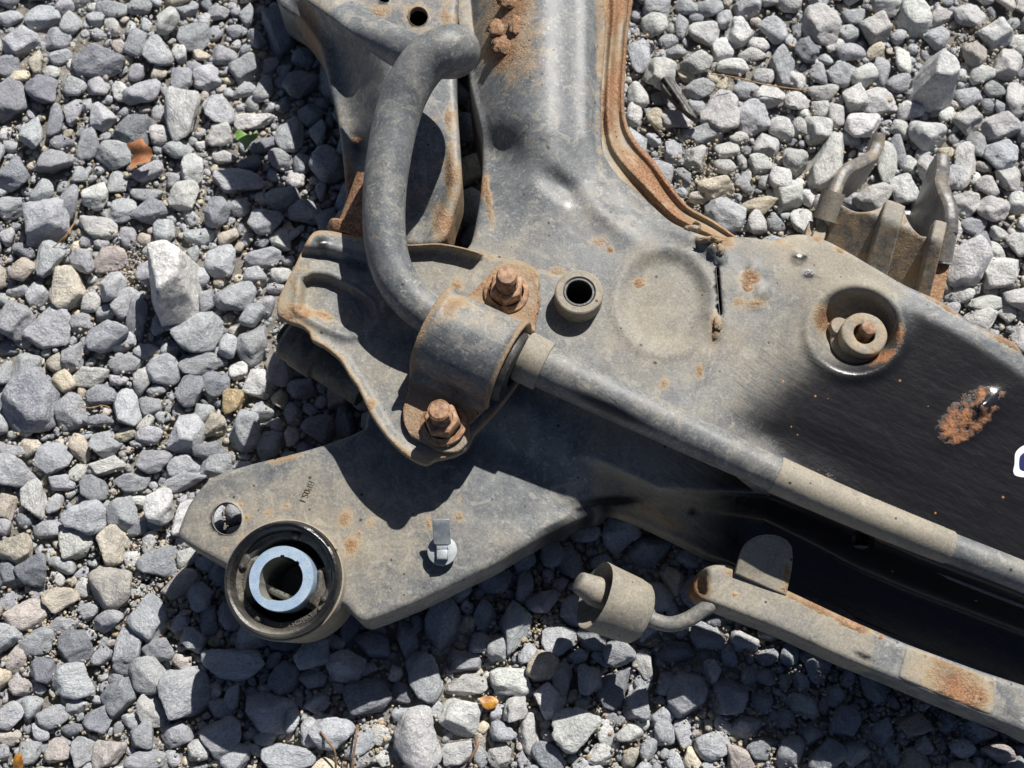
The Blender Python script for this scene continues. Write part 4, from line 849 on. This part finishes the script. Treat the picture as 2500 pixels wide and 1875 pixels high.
def m_ca(P):
    r = np.full(len(P), .12); g_ = .62 - .35 * ss(300, 200, P[:, 0] * 0 + P[:, 1]) * 0
    for e in ((925, 30, 40, 20, 0, .55), (1021, 40, 44, 44, 0, .55), (1090, 60, 20, 90, 0, .6), (760, 60, 30, 110, 20, .6), (1095, 290, 12, 40, 0, .7), (1060, 290, 20, 16, 0, .4), (855, 460, 26, 70, 0, .95), (1100, 430, 18, 80, 0, .8), (870, 340, 16, 10, 0, .8), (1080, 540, 24, 50, 0, .8), (950, 420, 12, 90, 0, .4)):
        r = np.maximum(r, e[5] * gau(P, *e[:5]))
    g = np.full(len(P), .42) - .35 * ss(860, 760, P[:, 0]) - .3 * gau(P, 1040, 260, 60, 160) - .3 * gau(P, 990, 500, 60, 70); b = .35 * ss(850, 740, P[:, 0]) + 1.0 * gau(P, 880, 350, 30, 38, 0) + .4 * gau(P, 990, 530, 50, 40)  # left flank: less dust and more black paint in the shadow there
    return np.stack([r, g, b], 1)
sheet('arm_plate', CA, z_ca, m_ca, M_FRAME, ARM, step=9, skirt=30, rr=3.5, holes=[circ(1021, 40, 24), [(925,-12),(948,-12),(950,4),(938,6),(924,0)]], hole_skirt=4)
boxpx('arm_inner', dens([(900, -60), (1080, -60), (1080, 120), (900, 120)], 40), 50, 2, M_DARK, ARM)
# rusty flange ring of the arm's pivot
pr0 = W(838, 552, 92); 
lathe('pivot_flange', [(8, 0), (15, -.5), (16, 1), (16, 5), (15, 6.5), (10, 7), (9, 20), (8.5, 40)], pr0 + Vector((.004, -.003, -.008)), Vector((.28, .9, .25)), M_FRAME, ARM, 56, (1.0, .6, 0), wob=.4)

# left upright edge strip and inner parts in the gap
boxpx('gusset', dens([(1108,-60),(1140,-60),(1150,60),(1165,150),(1150,150),(1125,60)], 14), 84, 30, M_FRAME, SUB, (.25, .5, 0), rr=1.5)

# ================================================================== lower rail with tab
def rail():
    top = [(1708,1425),(1718,1403),(1740,1392),(1768,1388),(1795,1396),(1917,1450),(2062,1518),(2217,1585),(2360,1638),(2640,1746),(2640,1834),(2500,1772),(2387,1728),(2199,1650),(2062,1594),(1917,1528),(1760,1467),(1724,1452),(1708,1440)]
    def zr(P):
        d = dist_poly(P, top); return 68 - 0 * d - 12 * ss(1735, 1705, P[:, 0])
    def mr(P):
        r = np.zeros(len(P))
        for e in ((1712, 1430, 22, 30, 0, 1.1), (1783, 1400, 22, 12, -20, .7), (1835, 1417, 26, 8, -24, .8), (1795, 1449, 6, 5, 0, 1), (1990, 1486, 70, 8, -25, .8), (2080, 1528, 60, 9, -24, .9), (2150, 1558, 10, 8, 0, .8), (1930, 1458, 30, 8, -24, .6), (2440, 1690, 60, 30, -20, .2)): r = np.maximum(r, e[5] * gau(P, *e[:5]))
        b = 1.0 * gau(P, 2110, 1602, 34, 9, -22) + .5 * gau(P, 2460, 1740, 40, 16, -22)
        return np.stack([r, np.full(len(P), .62) + .25 * gau(P, 1800, 1430, 150, 60) - .3 * (P[:, 0] > 2130), b], 1)
    o = sheet('rail', top, zr, mr, M_FRAME, SUB, step=9, skirt=22, rr=3.2, label='pale dusty square rail along the lower right edge of the subframe')
    # tape patch wrapped on the rail
    tp = [(2215,1584),(2225,1588),(2330,1630),(2430,1668),(2412,1735),(2330,1703),(2200,1648),(2196,1640)]
    sheet('tape_patch', dens([(2219,1585),(2330,1628),(2430,1668),(2418,1738),(2330,1703),(2200,1650)], 8), lambda P: 68.7 + .25 * np.sin(P[:, 0] / 13), lambda P: np.stack([.35 + .5 * gau(P, 2380, 1700, 50, 30) + .25 * np.sin(P[:, 0] / 40), np.full(len(P), .8), .75 * gau(P, 2325, 1665, 28, 50, 20)], 1), M_FRAME, o, step=9, skirt=6, rr=1.6, smooth_out=False)
    def zt(P): return np.interp(P[:, 1], [1300, 1345, 1400, 1450], [80, 76, 71, 69])
    sheet('tab', [(1816,1341),(1824,1328),(1837,1318),(1852,1311),(1870,1308),(1890,1309),(1907,1314),(1921,1323),(1930,1336),(1932,1356),(1931,1375),(1929,1390),(1927,1404),(1922,1426),(1918,1449),(1894,1439),(1870,1429),(1848,1419),(1825,1409),(1798,1397),(1806,1370),(1811,1355)], zt, lambda P: np.stack([.9 * gau(P, 1922, 1400, 10, 30) + .7 * gau(P, 1915, 1440, 14, 10) + .4 * gau(P, 1835, 1410, 30, 8), np.full(len(P), .95), np.zeros(len(P))], 1), M_FRAME, o, step=9, skirt=2.4, rr=1., smooth_out=False)
    sheet('ledge', [(2258,1380),(2300,1384),(2380,1416),(2500,1462),(2640,1520),(2640,1536),(2500,1478),(2380,1432),(2300,1399)], lambda P: 66 + 0 * P[:, 0], lambda P: np.stack([.1 + 0 * P[:, 0], np.full(len(P), .1), 1.1 - .9 * np.exp(-(sdist_line(P, [(2258,1382),(2300,1400),(2380,1434),(2500,1479),(2640,1540)]) / 4) ** 2)], 1), M_FRAME, SUB, step=5, skirt=3, rr=.8)  # black strip whose thin lit edge is painted as a pale line
    # dark web added between rail and body to keep the gravel in shade
    sheet('shade_web', [(1720,1372),(1800,1368),(1917,1432),(2098,1500),(2387,1632),(2640,1740),(2640,1830),(2300,1690),(2000,1560),(1840,1480),(1760,1430)], lambda P: 22 + 0 * P[:, 0], (.1, .1, .55), M_FRAME, SUB, step=24, skirt=12, rr=2)
rail()

# ================================================================== forked bracket at the right edge
def fork():
    f = 3.457; q = lambda x, y: (1920 + x / f, 280 + y / f)
    root = None
    def pts(L_): return [q(*p) for p in L_]
    zp = lambda P: 62 + (735 - P[:, 1]) * 0 + np.interp(P[:, 1] - (P[:, 0] - 2000) * .42, [470, 660], [70, 46])
    zp = lambda P: np.interp(P[:, 1] - (P[:, 0] - 2000) * .42, [470, 640], [72, 44])
    mk = lambda P: np.stack([np.full(len(P), .34), np.full(len(P), .35), np.zeros(len(P))], 1)
    p1 = sheet('fork_bracket', pts([(300,1150),(360,1000),(430,780),(470,770),(520,800),(600,828),(720,820),(800,785),(850,735),(880,740),(860,900),(760,1300),(700,1400),(480,1300)]), zp, mk, M_FRAME, SUB, step=8, skirt=3, rr=1., label='brown scalloped bracket with two hooked straps')
    sheet('scalloped_panel', pts([(840,1300),(900,1000),(980,800),(1010,880),(1070,975),(1140,1035),(1190,1040),(1235,980),(1280,910),(1300,960),(1240,1200),(1160,1560),(1100,1600),(860,1450)]), zp, lambda P: mk(P) * np.array([1.2, .7, 1]), M_FRAME, p1, step=8, skirt=3, rr=1.)
    zr = lambda P: zp(P) + 7
    boxpx('rib', dens(pts([(862,725),(990,775),(835,1360),(690,1300)]), 9), zr, 9, M_FRAME, p1, (.2, .65, 0), rr=1.5)
    boxpx('rib', dens(pts([(1270,895),(1345,915),(1190,1580),(1110,1560)]), 9), zr, 9, M_FRAME, p1, (.3, .6, .05), rr=1.2)
    # rolled tubes
    def tb(a, b, za, zb, r, nm, mk_):
        A, B = W(*q(*a), za), W(*q(*b), zb); C = np.array([A.lerp(B, t_) for t_ in np.linspace(0, 1, 8)])
        th = np.linspace(R(-15), R(285), 30); T_, A_, B_ = frames(C); V = []
        ax = (B - A).normalized(); up = Vector((0, 0, 1)); sd_ = ax.cross(up).normalized(); up = sd_.cross(ax)
        for c in C:
            for k, rr_ in ((0, r), (1, r - 1.6)):
                for t_ in th: V.append(Vector(c) + (sd_ * math.cos(t_) + up * math.sin(t_)) * rr_ / 1000)
        n = len(th); F_ = []
        for i in range(len(C) - 1):
            for k in (0, 1):
                for j in range(n - 1):
                    a_ = i * 2 * n + k * n + j; b_ = a_ + 2 * n; F_.append((a_, b_, b_ + 1, a_ + 1) if k == 0 else (a_, a_ + 1, b_ + 1, b_))
        for e in (0, (len(C) - 1) * 2 * n):
            for j in range(n - 1): F_.append((e + j, e + j + 1, e + n + j + 1, e + n + j))
        me = mesh_np(nm, V, F_, True, mk_); sharp(me, 45); link(nm, me, M_FRAME, p1)
    tb((400,650), (318,890), 72, 62, 7.6, 'rolled_tube', (.15, .75, .1)); tb((1345,990), (1300,1235), 64, 55, 7.2, 'rolled_tube', (.15, .6, .25))
    boxpx('strap_root', dens(pts([(300,880),(335,930),(310,1055),(220,1040)]), 9), lambda P: np.full(len(P), 62.), 10, M_FRAME, p1, (.3, .95, 0), rr=1.)
    boxpx('strap_root', dens(pts([(205,900),(240,905),(190,1040),(165,1030)]), 9), lambda P: np.full(len(P), 60.), 14, M_FRAME, p1, (.4, .9, 0), rr=1.)
    boxpx('strap_root', dens(pts([(1240,1260),(1370,1265),(1300,1590),(1180,1580)]), 9), lambda P: np.full(len(P), 54.), 12, M_FRAME, p1, (.75, .95, 0), rr=1.)
    # hooked straps: thick steel strips standing on edge
    def strap(L_, zt, hh, th_, mk_):
        P = catmull([q(*p) for p in L_], 5, False); zz = np.interp(np.linspace(0, 1, len(P)), np.linspace(0, 1, len(zt)), zt); hz = np.interp(np.linspace(0, 1, len(P)), np.linspace(0, 1, len(hh)), hh)
        C = Wn(P, zz / 1000); T_ = np.gradient(C, axis=0); T_[:, 2] = 0; T_ /= np.linalg.norm(T_, axis=1)[:, None]; S_ = np.stack([T_[:, 1], -T_[:, 0], 0 * T_[:, 0]], 1)
        t2 = th_ / 2000.; V = []
        for c, s, h in zip(C, S_, hz):
            prof_ = [(-1, -h), (-1, -1.2), (-.7, -.3), (-.3, 0), (.3, 0), (.7, -.3), (1, -1.2), (1, -h)]
            for a_, b_ in prof_: V.append(c + s * a_ * t2 + np.array([0, 0, b_ / 1000]))
        n = len(C); F_ = [(i * 8 + j, i * 8 + (j + 1) % 8, (i + 1) * 8 + (j + 1) % 8, (i + 1) * 8 + j) for i in range(n - 1) for j in range(8)]
        F_ += [tuple(range(7, -1, -1)), tuple(range((n - 1) * 8, n * 8))]
        me = mesh_np('strap', V, F_, True, mk_); sharp(me, 50); link('strap', me, M_FRAME, p1)
    strap([(790,150),(785,220),(745,320),(640,385),(545,430),(480,490),(440,580),(410,670)], [62, 60, 62, 68, 74, 76, 76, 76], [14, 22, 38, 44, 38, 30, 16, 8], 8, (.3, .3, .4))
    strap([(1330,330),(1330,460),(1315,560),(1345,650),(1385,740),(1400,850),(1395,990)], [56, 58, 66, 70, 72, 72, 70], [16, 34, 50, 52, 44, 26, 8], 9, (.25, .25, .5))
fork()

# ================================================================== rubber hanger with bent rod
def hanger():
    root = empty('rubber_mount', W(1500, 1470, 0), 'dusty drum shaped rubber mount with conical stub and bent metal rod, on the shaded gravel', 'rubber mount')
    p0, p1 = W(1455, 1454, 64), W(1560, 1498, 53); ax = (p1 - p0).normalized(); Lm = (p1 - p0).length * 1000
    lathe('drum', [(7, 8), (13, 6), (18, 1.5), (19.3, -.5), (20.2, -1), (20.4, 0), (20.2, 4), (19.4, Lm * .75), (18.4, Lm - 1.2), (17.2, Lm), (8, Lm + 1), (7.5, Lm + 1)], p0, ax, M_FRAME, root, 72, (.03, .78, .02), ang=50, wob=.25)
    s0 = p0 + ax * .004
    lathe('stub', [(8, 6), (8.6, 0), (8.8, -3), (8.2, -5), (6.4, -13), (5.8, -14.2), (4.8, -14.6), (.1, -14.6)], s0 + Vector((-.002, .003, 0)), (ax + Vector((0, -.12, .0))).normalized(), M_FRAME, root, 48, (.0, .7, 0), ang=45)
    lathe('rod_collar', [(4, -3), (6.4, -2.6), (7, -1), (7, 2.5), (6, 4), (4, 4.5)], p1 + ax * .0035, ax, M_FRAME, root, 40, (.05, .6, 0))
    cpr = [(1585, 1508, 56, 38), (1605, 1518, 56, 38), (1640, 1524, 57, 38), (1680, 1512, 59, 38), (1715, 1490, 61, 37), (1736, 1477, 62, 36), (1741, 1474, 62, 24), (1743, 1473, 62, 8)]
    D = densify(cpr, 6); tube('rod', D[:, :3], D[:, 3], M_FRAME, root, 28, mask=(.02, .45, .06))
hanger()

# ================================================================== small things on the gravel
def leaf(name, poly, z, m, lb, curl=4., seed=0):
    pl = catmull(poly, 4); cx, cy = pl.mean(0)
    def zf(P): return z + curl * np.sin((P[:, 0] - cx) / 18 + seed) + curl * .8 * np.cos((P[:, 1] - cy) / 13 + seed * 2)
    o = sheet(name, poly, zf, (0, 0, 0), m, None, step=4, skirt=.15, rr=.08, bottom=.3); tag(o, lb, 'leaf'); return o
leaf('dry_leaf', [(309,352),(330,345),(343,336),(356,352),(371,366),(366,393),(350,398),(335,402),(318,415),(320,395),(324,378)], 18, M_BROWN, 'curled orange brown dry leaf on the gravel at the upper left', 3.5, 1)
leaf('green_leaf', [(575,322),(583,316),(600,326),(612,330),(627,318),(628,335),(612,348),(598,368),(593,352),(577,340)], 17, M_GREEN, 'small bright green folded leaf lying between grey stones', 3, 2)
leaf('amber_leaf', [(1172,1705),(1185,1700),(1205,1701),(1217,1712),(1210,1725),(1190,1732),(1178,1722)], 10, M_AMBER, 'small shiny amber leaf between pale stones at the bottom', 2.5, 3)
leaf('dry_leaf', [(34,1850),(48,1838),(56,1858),(52,1885),(34,1885)], 14, M_AMBER, 'yellow orange leaf fragment at the bottom left corner', 2, .5)
def twig(name, L_, r, m, lb, cat, grp=None):
    C = np.array([W(*p) for p in L_]); D = densify([(a, b, c, 1) for a, b, c in L_], 5)[:, :3]
    o = tube(name, D, r / 1000, m, None, 8); tag(o, lb, cat, grp)
twig('pine_needle', [(1735,181,20),(1800,190,21),(1870,207,20),(1975,222,19)], .45, M_STRAW, 'long orange pine needle across stones at the upper right', 'pine needle', 'pine needles scattered on the gravel')
twig('pine_needle', [(188,535,20),(165,570,20),(140,595,17),(118,612,14)], .4, M_STRAW, 'paired brown pine needle, upper one, on the left gravel', 'pine needle', 'pine needles scattered on the gravel')
twig('pine_needle', [(185,540,20),(170,560,20),(160,580,19),(148,600,14)], .4, M_STRAW, 'shorter brown pine needle beside the longer one on the left gravel', 'pine needle', 'pine needles scattered on the gravel')
twig('pine_needle', [(190,992,18),(220,996,19),(250,990,18),(268,995,16)], .35, M_STRAW, 'thin straw coloured needle above the big flat dark stone at left', 'pine needle', 'pine needles scattered on the gravel')
twig('fallen_twig', [(782,1785,16),(800,1810,18),(817,1835,17),(820,1880,12)], .7, M_TWIG, 'thin kinked brown stem, left one at the bottom edge', 'twig')
twig('fallen_twig', [(872,1770,12),(868,1810,15),(862,1850,15),(858,1885,12)], .7, M_TWIG, 'thin straight reddish stem, right one at the bottom edge', 'twig')
twig('fallen_twig', [(1160,1800,10),(1165,1820,12),(1150,1850,12),(1146,1862,10)], 1.0, M_TWIG, 'short knobbly twig among pale stones at the bottom', 'twig')
def scrap():
    pl = [(1618,192),(1632,188),(1655,215),(1690,262),(1708,282),(1700,287),(1672,266),(1640,235),(1620,210)]
    o = sheet('rubber_scrap', pl, lambda P: 20 + 1.4 * np.sin((P[:, 0] - P[:, 1] * .7) / 4.), (0, 0, 0), M_RUBBER, None, step=5, skirt=4, rr=1.); tag(o, 'dark grooved strip of rubber between stones right of the rusty flange', 'rubber scrap')
scrap()
